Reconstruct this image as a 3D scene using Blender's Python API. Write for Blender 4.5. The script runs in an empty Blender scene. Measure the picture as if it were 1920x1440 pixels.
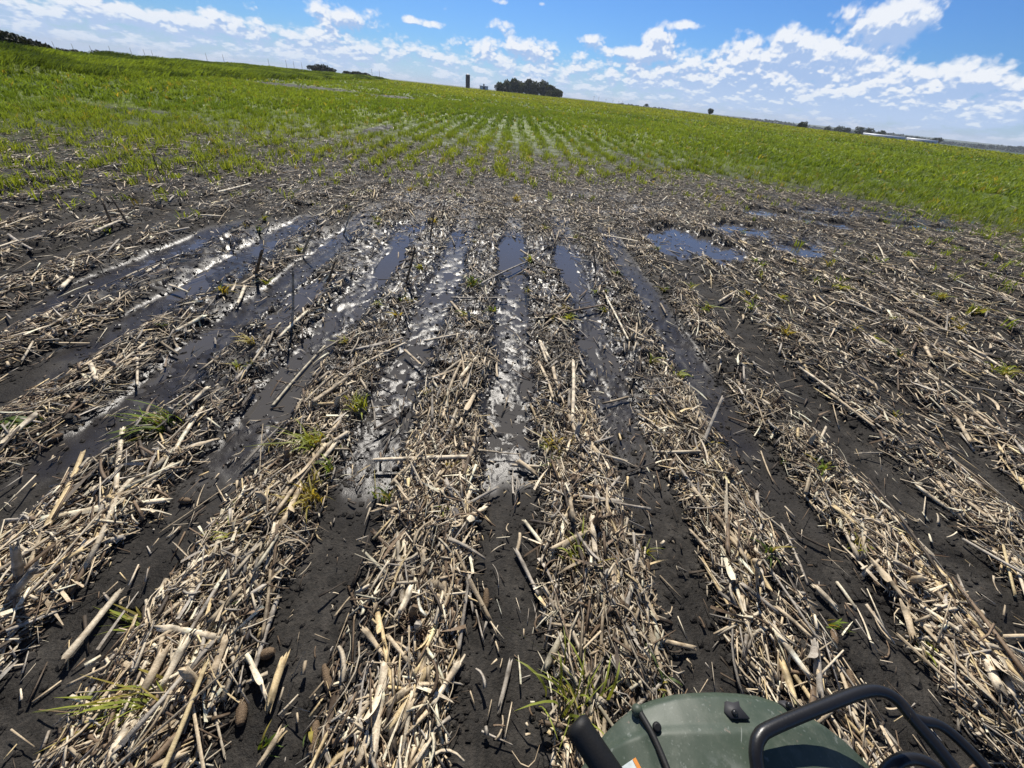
import bpy, math, random
import numpy as np
from mathutils import Vector, Matrix

# ------------------------------------------------------------------ camera, sky, sun
SC = bpy.context.scene
F, H = 725.0, 1.71                       # focal length in photo pixels (1920 wide), eye height in metres
ROLL, PITCH, YAW = math.radians(6.0), math.atan(545.5 / 725.0), math.radians(3.2)
COL = SC.collection

def make_camera():
    cd = bpy.data.cameras.new("camera"); cam = bpy.data.objects.new("camera", cd); COL.objects.link(cam)
    cd.sensor_fit = 'HORIZONTAL'; cd.sensor_width = 36.0; cd.lens = F / 1920 * 36
    cd.clip_start = 0.02; cd.clip_end = 20000
    r0 = Vector((math.cos(YAW), -math.sin(YAW), 0)); fh = Vector((math.sin(YAW), math.cos(YAW), 0)); z = Vector((0, 0, 1))
    f = fh * math.cos(PITCH) - z * math.sin(PITCH); u0 = fh * math.sin(PITCH) + z * math.cos(PITCH)
    cx = r0 * math.cos(ROLL) + u0 * math.sin(ROLL); cy = -r0 * math.sin(ROLL) + u0 * math.cos(ROLL)
    m = Matrix((cx, cy, -f)).transposed().to_4x4(); m.translation = (0, 0, H)
    cam.matrix_world = m; SC.camera = cam
make_camera()

def ray(px, py):
    dx, dy = px - 960, py - 720
    u = dx * math.cos(ROLL) + dy * math.sin(ROLL); v = -dx * math.sin(ROLL) + dy * math.cos(ROLL)
    R, D = u / F, v / F
    fw = math.cos(PITCH) - math.sin(PITCH) * D; dn = math.sin(PITCH) + math.cos(PITCH) * D
    return np.array([R * math.cos(YAW) + fw * math.sin(YAW), -R * math.sin(YAW) + fw * math.cos(YAW), -dn])
def at(px, py, z=0.03):                  # photo point -> ground point at height z
    r = ray(px, py); s = (z - H) / r[2]; return np.array([0, 0, H]) + r * s
def azel(px, py):
    r = ray(px, py); return math.atan2(r[0], r[1]), math.atan2(r[2], math.hypot(r[0], r[1]))
def far(px, dist):                       # horizontal position at a distance along a photo column near the skyline
    a = azel(px, 172 + .105 * (px - 965))[0]; return dist * math.sin(a), dist * math.cos(a)

SUN_EL, SUN_AZ = math.radians(46), math.radians(-6)      # azimuth from +Y towards +X
SC.view_settings.view_transform = 'Standard'; SC.view_settings.look = 'None'
SC.view_settings.exposure = 0.30; SC.view_settings.gamma = 1.0
SC.cycles.max_bounces = 6; SC.cycles.transparent_max_bounces = 8
SC.cycles.sample_clamp_direct = 0; SC.cycles.sample_clamp_indirect = 4

def sun_lamp():
    l = bpy.data.lights.new("sun", 'SUN'); l.energy = 5.0; l.angle = math.radians(0.53); l.color = (1, .945, .86)
    o = bpy.data.objects.new("sun", l); COL.objects.link(o)
    d = Vector((math.sin(SUN_AZ) * math.cos(SUN_EL), math.cos(SUN_AZ) * math.cos(SUN_EL), math.sin(SUN_EL)))
    o.rotation_euler = (-d).to_track_quat('-Z', 'Y').to_euler()
sun_lamp()

class NT:                                # short hand for node trees
    def __init__(s, t): s.t = t; s.n = t.nodes; s.l = t.links
    def add(s, kind, **kw):
        n = s.n.new(kind)
        for k, v in kw.items(): setattr(n, k, v)
        return n
    def put(s, sock, v):
        if hasattr(v, 'links') or isinstance(v, bpy.types.NodeSocket): s.l.new(v, sock)
        elif v is not None: sock.default_value = v
    def math(s, op, a, b=None, c=None, clamp=False):
        n = s.add('ShaderNodeMath', operation=op, use_clamp=clamp)
        for i, v in enumerate((a, b, c)):
            if v is not None: s.put(n.inputs[i], v)
        return n.outputs[0]
    def vmath(s, op, a, b=None, scale=None):
        n = s.add('ShaderNodeVectorMath', operation=op)
        s.put(n.inputs[0], a)
        if b is not None: s.put(n.inputs[1], b)
        if scale is not None: s.put(n.inputs['Scale'], scale)
        return n.outputs['Value'] if op in ('LENGTH', 'DOT_PRODUCT') else n.outputs[0]
    def comb(s, x, y, z):
        n = s.add('ShaderNodeCombineXYZ')
        for i, v in enumerate((x, y, z)): s.put(n.inputs[i], v)
        return n.outputs[0]
    def sep(s, v):
        n = s.add('ShaderNodeSeparateXYZ'); s.put(n.inputs[0], v); return n.outputs
    def noise(s, vec, scale, detail=4, rough=.55, dist=0.0):
        n = s.add('ShaderNodeTexNoise'); s.put(n.inputs['Vector'], vec); n.inputs['Scale'].default_value = scale
        n.inputs['Detail'].default_value = detail; n.inputs['Roughness'].default_value = rough; n.inputs['Distortion'].default_value = dist
        return n.outputs['Fac']
    def ramp(s, fac, a, b, lo=0.0, hi=1.0, smooth=True):
        n = s.add('ShaderNodeMapRange', interpolation_type='SMOOTHSTEP' if smooth else 'LINEAR')
        s.put(n.inputs[0], fac)
        for i, v in enumerate((a, b, lo, hi)): n.inputs[i + 1].default_value = v
        return n.outputs[0]
    def mix(s, fac, a, b, blend='MIX'):
        n = s.add('ShaderNodeMix', data_type='RGBA', blend_type=blend)
        s.put(n.inputs[0], fac)
        for i, v in ((6, a), (7, b)):
            s.put(n.inputs[i], v if not isinstance(v, tuple) else (*v, 1) if len(v) == 3 else v)
        return n.outputs[2]
    def attr(s, name):
        n = s.add('ShaderNodeAttribute', attribute_name=name); return n.outputs

# clouds: (photo x, y, half width, half height in photo pixels, weight)
CLOUDS = [(640, 22, 80, 34, .5), (430, 40, 70, 24, .22), (330, 50, 60, 26, .2), (190, 30, 90, 26, .2), (60, 30, 60, 30, .2), (450, 4, 60, 16, .3), (590, 95, 120, 30, .2), (320, 6, 60, 14, -.3), (520, 30, 30, 25, -.25),
          (765, 34, 16, 11, .6), (800, 44, 34, 11, .62), (935, 2, 36, 9, .55), (940, 48, 38, 15, .55), (890, 75, 50, 16, .3), (995, 85, 55, 26, .5), (1016, 8, 10, 5, .4),
          (1108, 72, 34, 19, .68), (1240, 78, 42, 30, .72), (1222, 62, 24, 20, .4), (1290, 47, 50, 11, .6), (1190, 98, 70, 12, .4),
          (1495, 62, 44, 30, .5), (1440, 100, 120, 40, .42), (1640, 30, 80, 42, .62), (1722, 30, 75, 52, .72), (1600, 80, 140, 50, .42), (1480, 150, 380, 75, .46), (1750, 180, 200, 60, .34), (1830, 110, 90, 45, .22), (1850, 45, 36, 16, .35), (1840, 150, 50, 20, .3), (1560, 24, 40, 12, .2),
          (1390, 52, 24, 12, .4), (1060, 40, 40, 40, -.3), (1370, 25, 60, 30, -.3)]

def build_world():
    w = bpy.data.worlds.new("World"); SC.world = w; w.use_nodes = True
    T = NT(w.node_tree); T.n.clear()
    # density group
    g = bpy.data.node_groups.new("cloud_density", 'ShaderNodeTree')
    g.interface.new_socket("P", in_out='INPUT', socket_type='NodeSocketVector')
    g.interface.new_socket("D", in_out='OUTPUT', socket_type='NodeSocketFloat'); g.interface.new_socket("T", in_out='OUTPUT', socket_type='NodeSocketFloat')
    G = NT(g); gi = G.add('NodeGroupInput'); go = G.add('NodeGroupOutput')
    P = gi.outputs[0]; s = G.sep(P); az, el = s[0], s[1]
    elp = G.math('MAXIMUM', el, 0.0)
    v = G.math('MULTIPLY', G.math('LOGARITHM', G.math('ADD', elp, .045), math.e), 4.4)
    q = G.comb(G.math('MULTIPLY', G.math('SINE', az), 23.0), G.math('MULTIPLY', G.math('COSINE', az), 23.0), v)
    n1 = G.noise(q, .8, 3, .55)
    warp = G.add('ShaderNodeTexNoise'); G.put(warp.inputs['Vector'], q); warp.inputs['Scale'].default_value = 3.0; warp.inputs['Detail'].default_value = 1
    qw = G.vmath('ADD', q, G.vmath('SCALE', G.vmath('SUBTRACT', warp.outputs['Color'], (.5, .5, .5)), scale=.42))
    def puff(sc):
        n = G.add('ShaderNodeTexVoronoi', feature='F1'); G.put(n.inputs['Vector'], qw); n.inputs['Scale'].default_value = sc
        return G.math('SUBTRACT', .5, n.outputs['Distance'])
    n2 = G.noise(q, 8.0, 3, .62)
    fb = G.math('ADD', G.math('MULTIPLY', G.math('SUBTRACT', n1, .5), 1.35), G.math('MULTIPLY', puff(1.5), .50))
    fb = G.math('ADD', fb, G.math('MULTIPLY', puff(3.9), .26))
    fb = G.math('ADD', fb, G.math('MULTIPLY', G.math('SUBTRACT', n2, .5), .24))
    deg = math.radians
    low = G.ramp(el, deg(2.4), deg(6.2), .22, -.46)
    hi = G.ramp(el, deg(16), deg(30), 0.0, .46)
    right = G.math('MULTIPLY', G.ramp(az, deg(46), deg(54), 0, -.25), G.ramp(el, deg(1.5), deg(3.4), 1, 0))
    cov = G.math('ADD', G.math('ADD', low, hi), right)
    for (cx, cy, hw, hh, wt) in CLOUDS:
        a, e = azel(cx, cy); a2, e2 = azel(cx + hw, cy + hw * .105); e3 = azel(cx, cy - hh)[1]
        d = G.vmath('MULTIPLY', G.vmath('SUBTRACT', P, (a, e, 0)), (1 / max(abs(a2 - a), .004), 1 / max(e3 - e, .004), 0))
        cov = G.math('ADD', cov, G.ramp(G.vmath('LENGTH', d), 1.5, .15, 0, wt * 1.15))
    G.put(go.inputs[0], G.math('ADD', fb, cov)); G.put(go.inputs[1], fb)
    # lookup
    tc = T.add('ShaderNodeTexCoord'); d = T.vmath('NORMALIZE', tc.outputs['Generated']); s = T.sep(d)
    az = T.math('ARCTAN2', s[0], s[1]); el = T.math('ARCSINE', s[2])
    def dens(da, de):
        n = T.add('ShaderNodeGroup'); n.node_tree = g
        T.put(n.inputs[0], T.comb(T.math('ADD', az, da), T.math('ADD', el, de), 0.0)); return n.outputs[0] if da else n.outputs
    D0, TX = dens(0.0, 0.0)[:2]; D1 = dens(-.004, .0115); 
    alpha = T.ramp(D0, -.05, .40)
    D3 = dens(-.002, .0045)
    lit = T.math('ADD', T.math('MULTIPLY', T.math('SUBTRACT', D0, D1), 2.1), 0.0)
    lit = T.math('ADD', lit, T.math('MULTIPLY', T.math('SUBTRACT', D0, D3), 1.3))
    lit = T.math('ADD', lit, T.ramp(D0, .0, .7, .54, .14)); lit = T.math('ADD', lit, T.math('MULTIPLY', TX, .9))
    lit = T.ramp(lit, 0.0, 1.0)
    sky = T.add('ShaderNodeTexSky', sky_type='NISHITA', sun_disc=False)
    sky.sun_elevation = SUN_EL; sky.sun_rotation = SUN_AZ; sky.air_density = 1.0; sky.dust_density = 0.2; sky.ozone_density = 3.0
    STR = .1
    blue = T.mix(1.0, sky.outputs[0], (.29, .49, .80), 'MULTIPLY')
    k = 1 / STR
    cloud = T.mix(lit, (.33 * k, .45 * k, .68 * k), (.73 * k, .755 * k, .80 * k))
    final = T.mix(T.math('MULTIPLY', alpha, .96), blue, cloud)
    # pale veil right at the horizon
    final = T.mix(T.ramp(el, 0.0, deg(4.0), .55, 0.0), final, (.45 * k, .57 * k, .75 * k))
    # sky overhead dimmed as a whole, so less fill reaches the shadows
    over = T.ramp(el, deg(20), deg(40), 1.0, .50); final = T.vmath('SCALE', final, scale=over)
    bg = T.add('ShaderNodeBackground'); T.put(bg.inputs[0], final); bg.inputs[1].default_value = STR
    w.cycles.sampling_method = 'MANUAL'; w.cycles.sample_map_resolution = 256; out = T.add('ShaderNodeOutputWorld'); T.l.new(bg.outputs[0], out.inputs[0])
build_world()

# ------------------------------------------------------------------ helpers
RNG = np.random.default_rng(11)
def sst(a, b, x): t = np.clip((x - a) / (b - a), 0, 1); return t * t * (3 - 2 * t)
def _h(i, j, s):
    n = (i.astype(np.int64) * 374761393 + j.astype(np.int64) * 668265263 + s * 974634777) & 0xffffffff
    n = ((n ^ (n >> 13)) * 1274126177) & 0xffffffff
    return ((n ^ (n >> 16)) & 0xffff) / 65535.0
def vn(x, y, s=0):
    x = np.asarray(x, float); y = np.asarray(y, float)
    i = np.floor(x); j = np.floor(y); fx = x - i; fy = y - j
    fx = fx * fx * (3 - 2 * fx); fy = fy * fy * (3 - 2 * fy)
    return (_h(i, j, s) * (1 - fx) + _h(i + 1, j, s) * fx) * (1 - fy) + (_h(i, j + 1, s) * (1 - fx) + _h(i + 1, j + 1, s) * fx) * fy
def fbm(x, y, s=0, o=4):
    t = 0; a = .5
    for k in range(o): t = t + a * vn(x * 2 ** k, y * 2 ** k, s + k * 7); a *= .5
    return t / (1 - .5 ** o)

def mesh_arrays(name, V, faces, cols=None, smooth=False):
    """faces: list of int arrays of shape (n, k)"""
    me = bpy.data.meshes.new(name)
    V = np.asarray(V, np.float32); faces = [np.asarray(f, np.int32) for f in faces if len(f)]
    me.vertices.add(len(V)); me.vertices.foreach_set('co', V.ravel())
    loops = np.concatenate([f.ravel() for f in faces]); tot = np.concatenate([np.full(len(f), f.shape[1], np.int32) for f in faces])
    st = np.concatenate([[0], np.cumsum(tot)[:-1]]).astype(np.int32)
    me.loops.add(len(loops)); me.loops.foreach_set('vertex_index', loops)
    me.polygons.add(len(st)); me.polygons.foreach_set('loop_start', st)
    me.update(calc_edges=True)
    if smooth: me.polygons.foreach_set('use_smooth', tot == 4)
    if cols is not None:
        c = np.ones((len(V), 4), np.float32); c[:, :3] = cols
        a = me.color_attributes.new('col', 'FLOAT_COLOR', 'POINT'); a.data.foreach_set('color', c.ravel())
    return me
def link(name, me, mat, parent=None, loc=None):
    o = bpy.data.objects.new(name, me); COL.objects.link(o)
    if mat is not None and not me.materials: me.materials.append(mat)
    if parent is not None: o.parent = parent
    if loc is not None: o.location = loc
    return o
def tag(o, label=None, cat=None, group=None, kind=None):
    for k, v in (('label', label), ('category', cat), ('group', group), ('kind', kind)):
        if v: o[k] = v
    return o
def empty(name, loc, rz=0):
    o = bpy.data.objects.new(name, None); COL.objects.link(o); o.location = loc; o.rotation_euler = (0, 0, rz); o.empty_display_size = .1; return o

def frame(d):                            # two unit vectors square to d (n,3)
    d = d / np.maximum(np.linalg.norm(d, axis=1, keepdims=True), 1e-9)
    up = np.tile([0, 0, 1.0], (len(d), 1)); up[np.abs(d[:, 2]) > .9] = [1, 0, 0]
    a = np.cross(d, up); a /= np.linalg.norm(a, axis=1, keepdims=True); return d, a, np.cross(a, d)
def tubes(P0, P1, R0, R1, rings, sides, bend=.04, rag=.0, oval=1.0, seed=0, arc=2 * math.pi):
    """n tapered tubes; returns V, [quads, caps], per-vertex (tube index, t along, ring position)"""
    rg = np.random.default_rng(seed); n = len(P0); L = np.linalg.norm(P1 - P0, axis=1)
    d, a, b = frame(P1 - P0)
    t = np.linspace(0, 1, rings); full = arc > 6.2
    th = np.linspace(0, arc, sides, endpoint=not full)
    c = P0[:, None] + (P1 - P0)[:, None] * t[None, :, None]
    bd = (rg.normal(size=(n, 1)) * a + rg.normal(size=(n, 1)) * b * .5) * (L * bend)[:, None]
    c = c + bd[:, None] * (4 * t * (1 - t))[None, :, None]
    r = (R0[:, None] + (R1 - R0)[:, None] * t)[:, :, None] * (1 + .05 * rg.normal(size=(n, rings, sides)))
    ph = rg.uniform(0, 6.28, (n, 1)) if not full else np.zeros((n, 1))
    ang = th[None, :] + ph
    off = a[:, None, None] * np.cos(ang)[:, None, :, None] + b[:, None, None] * (oval * np.sin(ang))[:, None, :, None]
    V = c[:, :, None] + off * r[..., None]
    if rag:
        for e, sg in ((0, -1), (-1, 1)):
            V[:, e] += d[:, None] * (sg * np.abs(rg.normal(size=(n, sides))) * rag * np.minimum(L, .2)[:, None])[..., None]
    V = V.reshape(-1, 3); base = (np.arange(n) * rings * sides)[:, None]
    k = np.arange(rings - 1)[:, None] * sides; m = np.arange(sides if full else sides - 1); m2 = (m + 1) % sides
    q = np.stack([k + m, k + m2, k + sides + m2, k + sides + m], -1).reshape(-1, 4)
    fs = [(base[:, :, None] + q[None]).reshape(-1, 4)]
    if full:
        cap0 = np.arange(sides)[::-1]; cap1 = (rings - 1) * sides + np.arange(sides)
        fs += [base + cap0, base + cap1]
    global STRIPE
    STRIPE = np.repeat(1 + .13 * rg.normal(size=(n, 1, sides)), rings, 1).reshape(-1)
    idx = np.repeat(np.arange(n), rings * sides); tt = np.tile(np.repeat(t, sides), n)
    return V, fs, idx, tt
def merge(parts):
    V = []; Fs = {}; C = []; o = 0
    for v, fs, c in parts:
        V.append(v); C.append(c)
        for f in fs: Fs.setdefault(f.shape[1], []).append(f + o)
        o += len(v)
    return np.concatenate(V), [np.concatenate(f) for f in Fs.values()], np.concatenate(C)
def tube_path(pts, r, sides=12, caps=True):
    """one smooth tube through points"""
    pts = np.asarray(pts, float); n = len(pts); r = np.broadcast_to(r, (n,)).astype(float)
    tan = np.gradient(pts, axis=0); tan /= np.linalg.norm(tan, axis=1, keepdims=True)
    V = []; a = np.cross(tan[0], [0, 0, 1.0]);
    if np.linalg.norm(a) < .1: a = np.cross(tan[0], [1.0, 0, 0])
    th = np.linspace(0, 2 * math.pi, sides, endpoint=False)
    for i in range(n):
        a = a - tan[i] * a.dot(tan[i]); a /= np.linalg.norm(a); b = np.cross(tan[i], a)
        V.append(pts[i] + r[i] * (np.cos(th)[:, None] * a + np.sin(th)[:, None] * b))
    V = np.concatenate(V); m = np.arange(sides); m2 = (m + 1) % sides; k = np.arange(n - 1)[:, None] * sides
    fs = [np.stack([k + m, k + m2, k + sides + m2, k + sides + m], -1).reshape(-1, 4)]
    if caps: fs += [m[::-1][None], ((n - 1) * sides + m)[None]]
    return V, fs
def spline(pts, n=40):
    pts = np.asarray(pts, float); P = np.vstack([2 * pts[0] - pts[1], pts, 2 * pts[-1] - pts[-2]])
    out = []; m = len(pts) - 1
    for s in np.linspace(0, m, n):
        i = min(int(s), m - 1); t = s - i; p0, p1, p2, p3 = P[i:i + 4]
        out.append(.5 * (2 * p1 + (p2 - p0) * t + (2 * p0 - 5 * p1 + 4 * p2 - p3) * t * t + (3 * p1 - p0 - 3 * p2 + p3) * t ** 3))
    return np.array(out)
def box_arrays(x0, x1, y0, y1, z0, z1):
    V = np.array([(x, y, z) for z in (z0, z1) for y in (y0, y1) for x in (x0, x1)], float)
    return V, [np.array([[0, 2, 3, 1], [4, 5, 7, 6], [0, 1, 5, 4], [1, 3, 7, 5], [3, 2, 6, 7], [2, 0, 4, 6]])]

# ------------------------------------------------------------------ the lie of the land
ROW, X0 = .765, .12                      # furrow spacing; the middle furrow runs at x = X0
WATER_Z = -.035
AZS = np.radians([-180, -70, -45.5, -33, -16, -6, 6, 20, 31.5, 48, 70, 180])
CREST_R = [70, 60, 60, 95, 190, 260, 260, 230, 190, 150, 130, 70]
CREST_A = np.radians([-.8, -.8, -.95, -.42, -.13, -.14, -.13, -.19, -.47, -.70, -.8, -.8])
DROP = [2, 2, 2, 3, 2.5, 1.2, 2, 8, 12, 12, 12, 2]
def wetness(x, y):
    w = 1 - ((x + .9) / 3.5) ** 2 - ((y - 4.0) / 3.05) ** 2
    row = np.round((x - X0) / ROW); w = w * (.30 + 1.25 * vn(row * 5.13 + .5, y * .75, 333)) - .04
    w2 = pool(x, y) - .001
    w3 = 1 - ((x - 4.9) / 1.4) ** 2 - ((y - 7.2) / 1.0) ** 2
    w4 = 1 - ((x - 9.5) / 4.0) ** 2 - ((y - 10.6) / .9) ** 2
    w5 = 1 - ((x - .12) / .3) ** 2 - ((y - 5.0) / 1.6) ** 2
    return np.clip(np.maximum.reduce([w, w2 * .9, w3 * .7, w4 * .6, w5]), 0, 1)
POOLS = [(at(px, py, 0)[0], at(px, py, 0)[1], a, b) for px, py, a, b in ((1290, 455, .85, 1.1), (1395, 428, .75, .5), (1490, 468, .6, .42), (1440, 398, .9, .5), (1560, 420, .7, .42), (958, 475, .20, 1.0), (1060, 490, .16, .8), (560, 560, .16, .8), (735, 490, .16, .7), (1730, 425, 1.2, .35), (1540, 398, .9, .3))]
def pool(x, y):
    q = np.zeros_like(x * 1.0); nz = (vn(x * 5, y * 5, 401) - .5) * .7 + (vn(x * 15, y * 13, 402) - .5) * .5
    for px, py, a, b in POOLS: q = np.maximum(q, sst(0, .4, 1 - ((x - px) / a) ** 2 - ((y - py) / b) ** 2 + nz))
    return q
def furrow_t(x, y):
    xx = x + (vn(x * 0 + 3.3, y * .7, 5) - .5) * .05 + (vn(np.round((x - X0) / ROW) * 3.7, y * 1.6, 9) - .5) * .05
    return np.abs(xx - X0 - np.round((xx - X0) / ROW) * ROW)
def ground(x, y, fine=True):
    x = np.asarray(x, float); y = np.asarray(y, float); r = np.hypot(x, y); az = np.arctan2(x, y)
    Rc = np.interp(az, AZS, CREST_R); Hc = H + Rc * np.tan(np.interp(az, AZS, CREST_A)) - .12; Dp = np.interp(az, AZS, DROP)
    h = Hc * np.clip((r - 18) / (Rc - 18), 0, 1) ** 1.25
    h = h - Dp * sst(1.0, 3.2, r / Rc) - 8 * sst(3.2, 9, r / Rc) * (Dp > 4)
    h = h - 150 * sst(1.4, 60, r / Rc) * sst(-.30, -.55, az)
    h = h + (fbm(x / 40, y / 40, 3, 3) - .5) * .5 * sst(25, 90, r) * (r < 900) * .6
    near = 1 - sst(25, 60, r)
    t = furrow_t(x, y)
    wn = .40 * fbm(x * 2.6, y * 2.0, 21, 3) + .36 * fbm(x * 8, y * 7, 23, 3) + .24 * fbm(x * 24, y * 20, 24, 2)
    edge = .112 + .075 * (vn(x * 2.1, y * 2.3, 31)) 
    W = wetness(x, y); edge = edge - .035 * sst(.1, .4, W)
    rid = sst(edge, edge + .11, t)
    amp = .040 * (.65 + .7 * vn(x * 1.3, y * 1.5, 41)) * (1 - .25 * W) * np.where(y > 8, .55, 1)
    z = rid * amp
    lump = fbm(x * 9, y * 9, 51, 4); lump2 = np.maximum(vn(x * 13, y * 13, 61) - .62, 0) * .09
    z = z + rid * ((lump - .45) * .05 + lump2)
    z = z - np.where(vn(x * 5, y * 5, 71) > .86, .035, 0) * rid * (r < 12)
    z = z + (1 - rid) * ((fbm(x * 6, y * 3, 81, 4) - .5) * .017 + (fbm(x * 38, y * 38, 91, 2) - .5) * .006 * (.3 + .7 * (vn(x * 3, y * 3, 93) > .5)) * (1 - .75 * sst(.9, 1.5, y) * sst(9, 7, y) * (np.abs(x) < 5)))
    z = z - .0345 * sst(0, .45, W) + (.35 + .65 * (1 - rid)) * (.75 + .25 * sst(.05, .12, t)) * (wn - .5) * .070 * sst(0, .5, W)
    pl = pool(x, y); z = z * (1 - .85 * pl) - .046 * pl
    h = h + bank(x, y) * (fbm(x / 7, y / 7, 411, 3) - .42) * .9 * (r < 200)
    return h + z * near

# crop edge: distance at which the green cover closes, by azimuth
ED_A = np.radians([-180, -75, -45, -25, -8, 4, 14, 24, 36, 50, 75, 180]); ED_R = [8, 8, 9.6, 11.0, 11.8, 11.6, 12.4, 15.2, 17.2, 16.0, 11, 8]
def crop_density(x, y):
    r = np.hypot(x, y); az = np.arctan2(x, y); e = np.interp(az, ED_A, ED_R)
    k = r / e + (fbm(x / 2.2, y / 2.2, 101, 3) - .5) * .42
    d = .42 * sst(.56, .98, k) ** 1.5 + .58 * sst(.86, 1.2, k)
    d = np.maximum(d, .30 * sst(.62, .85, k) * (vn(x / .35, y / .9, 119) > .62) * (np.abs(x) < 6))
    sp = np.clip(1 - ((x - 8.2) / 4.4) ** 2 - ((y - 6.2) / 3.8) ** 2, 0, 1) * .42 * sst(.48, .62, vn(x / .8, y / .8, 113))
    d = np.maximum(d, sp)
    for (bx, by, sx, sy) in ((-22, 52, 7.5, 7), (-13, 52, 3, 6), (-5.5, 19, .5, 3), (4.5, 17, .4, 2.5), (-14, 17, 2.2, .6)):
        d = d * (1 - .93 * np.clip(1.6 * (1 - ((x - bx) / sx) ** 2 - ((y - by) / sy) ** 2), 0, 1))
    return d
def bank(x, y):                          # 1 in the tall grass strip along the left edge of the field
    xb = -24 - .155 * (y - 24) - 2.0 * (fbm(y / 9, y * 0 + 2, 131, 2) - .5)
    return sst(0, 2.5, xb - x) * (y > 8)

# ------------------------------------------------------------------ materials
def new_mat(name):
    m = bpy.data.materials.new(name); m.use_nodes = True; T = NT(m.node_tree); b = T.n['Principled BSDF']; return m, T, b
def bump(T, b, h, strength, dist):
    n = T.add('ShaderNodeBump'); T.put(n.inputs['Strength'], strength); n.inputs['Distance'].default_value = dist
    T.put(n.inputs['Height'], h); T.l.new(n.outputs[0], b.inputs['Normal'])
def pos(T): return T.add('ShaderNodeNewGeometry').outputs['Position']

def mat_soil():
    m, T, b = new_mat('soil'); p = pos(T); c = T.attr('col'); s = T.add('ShaderNodeSeparateColor'); T.l.new(c['Color'], s.inputs[0])
    wet, green, lit = s.outputs[0], s.outputs[1], s.outputs[2]  # lit masks the far farmland beyond the crest
    n1 = T.noise(p, 7, 6); n2 = T.noise(p, 55, 5, .65); n3 = T.noise(p, 300, 3, .6)
    dry = T.mix(T.ramp(n1, .3, .7), (.022, .0205, .0185), (.052, .0485, .0435)); dry = T.mix(T.ramp(n2, .42, .60), dry, T.mix(1.0, dry, (1.5, 1.45, 1.4), 'MULTIPLY'))
    dry = T.mix(T.ramp(n3, .64, .72, 0, .5), dry, (.17, .15, .125))
    damp = T.ramp(T.noise(p, 2.2, 5, .6), .44, .60); dry = T.mix(damp, dry, T.mix(1.0, dry, (.52, .51, .50), 'MULTIPLY'))
    wetc = T.mix(n1, (.018, .016, .015), (.040, .036, .033))
    col = T.mix(wet, dry, wetc)
    g1 = T.noise(T.vmath('MULTIPLY', p, (.12, .03, .1)), 1, 4); g2 = T.noise(p, 1.6, 4, .7)
    grass = T.mix(T.ramp(g1, .35, .65), (.085, .125, .018), (.18, .22, .030)); grass = T.mix(T.ramp(g2, .4, .62, 0, .7), grass, (.040, .062, .014))
    farf = T.mix(T.ramp(T.noise(p, .004, 3), .45, .55), (.045, .075, .025), (.10, .11, .045))
    farf = T.mix(T.ramp(T.noise(p, .012, 3), .5, .58), farf, (.030, .055, .020))
    grass = T.mix(lit, grass, farf)
    col = T.mix(green, col, grass); T.put(b.inputs['Base Color'], col)
    rough = T.math('ADD', T.math('SUBTRACT', T.ramp(wet, .15, .85, .93, .31), T.math('MULTIPLY', damp, T.ramp(wet, .1, .5, .36, 0))), T.math('MULTIPLY', T.math('SUBTRACT', n2, .5), T.ramp(wet, .2, .8, .35, .16)), clamp=True)
    T.put(b.inputs['Roughness'], T.math('MAXIMUM', rough, .12))
    T.put(b.inputs['Specular IOR Level'], T.ramp(wet, .1, .8, .14, .24))
    n4 = T.noise(p, 140, 3, .6); hgt = T.math('ADD', T.math('ADD', T.math('MULTIPLY', n2, .9), T.math('MULTIPLY', n3, .22)), T.math('MULTIPLY', n4, .5)); bump(T, b, hgt, T.ramp(wet, .1, .75, .8, .21), .010)
    return m
def mat_straw(name='straw', rough=.62):
    m, T, b = new_mat(name); p = pos(T); c = T.attr('col')['Color']
    n1 = T.noise(p, 130, 4, .6); n2 = T.noise(p, 18, 3)
    col = T.mix(1.0, c, T.mix(T.ramp(n1, .3, .7), (.74, .70, .66), (1.08, 1.08, 1.08)), 'MULTIPLY')
    col = T.mix(T.ramp(n2, .50, .68, 0, .62), col, T.mix(1.0, col, (.45, .39, .33), 'MULTIPLY'))
    T.put(b.inputs['Base Color'], col); b.inputs['Roughness'].default_value = rough; b.inputs['Specular IOR Level'].default_value = .35
    bump(T, b, T.noise(p, 260, 3), .35, .003); return m
def mat_leaf(name, trans=.45, rough=.5):
    m, T, b = new_mat(name); c = T.attr('col')['Color']; p = pos(T)
    col = T.mix(1.0, c, T.mix(T.noise(p, 9, 2), (.75, .75, .75), (1.2, 1.2, 1.2)), 'MULTIPLY')
    T.put(b.inputs['Base Color'], col); b.inputs['Roughness'].default_value = rough; b.inputs['Specular IOR Level'].default_value = .3
    t = T.add('ShaderNodeBsdfTranslucent'); T.put(t.inputs[0], T.mix(1.0, col, (1.45, 1.25, .50), 'MULTIPLY'))
    mx = T.add('ShaderNodeMixShader'); mx.inputs[0].default_value = trans
    T.l.new(b.outputs[0], mx.inputs[1]); T.l.new(t.outputs[0], mx.inputs[2]); T.l.new(mx.outputs[0], T.n['Material Output'].inputs[0]); return m
def mat_water():
    m, T, b = new_mat('puddle_water'); p = pos(T)
    b.inputs['Base Color'].default_value = (.075, .070, .064, 1); b.inputs['Roughness'].default_value = .04; b.inputs['IOR'].default_value = 1.33
    b.inputs['Specular IOR Level'].default_value = .5
    h = T.math('ADD', T.noise(T.vmath('MULTIPLY', p, (1, .6, 1)), 26, 3), T.math('MULTIPLY', T.noise(p, 90, 2), .35)); bump(T, b, h, .10, .01); return m
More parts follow.
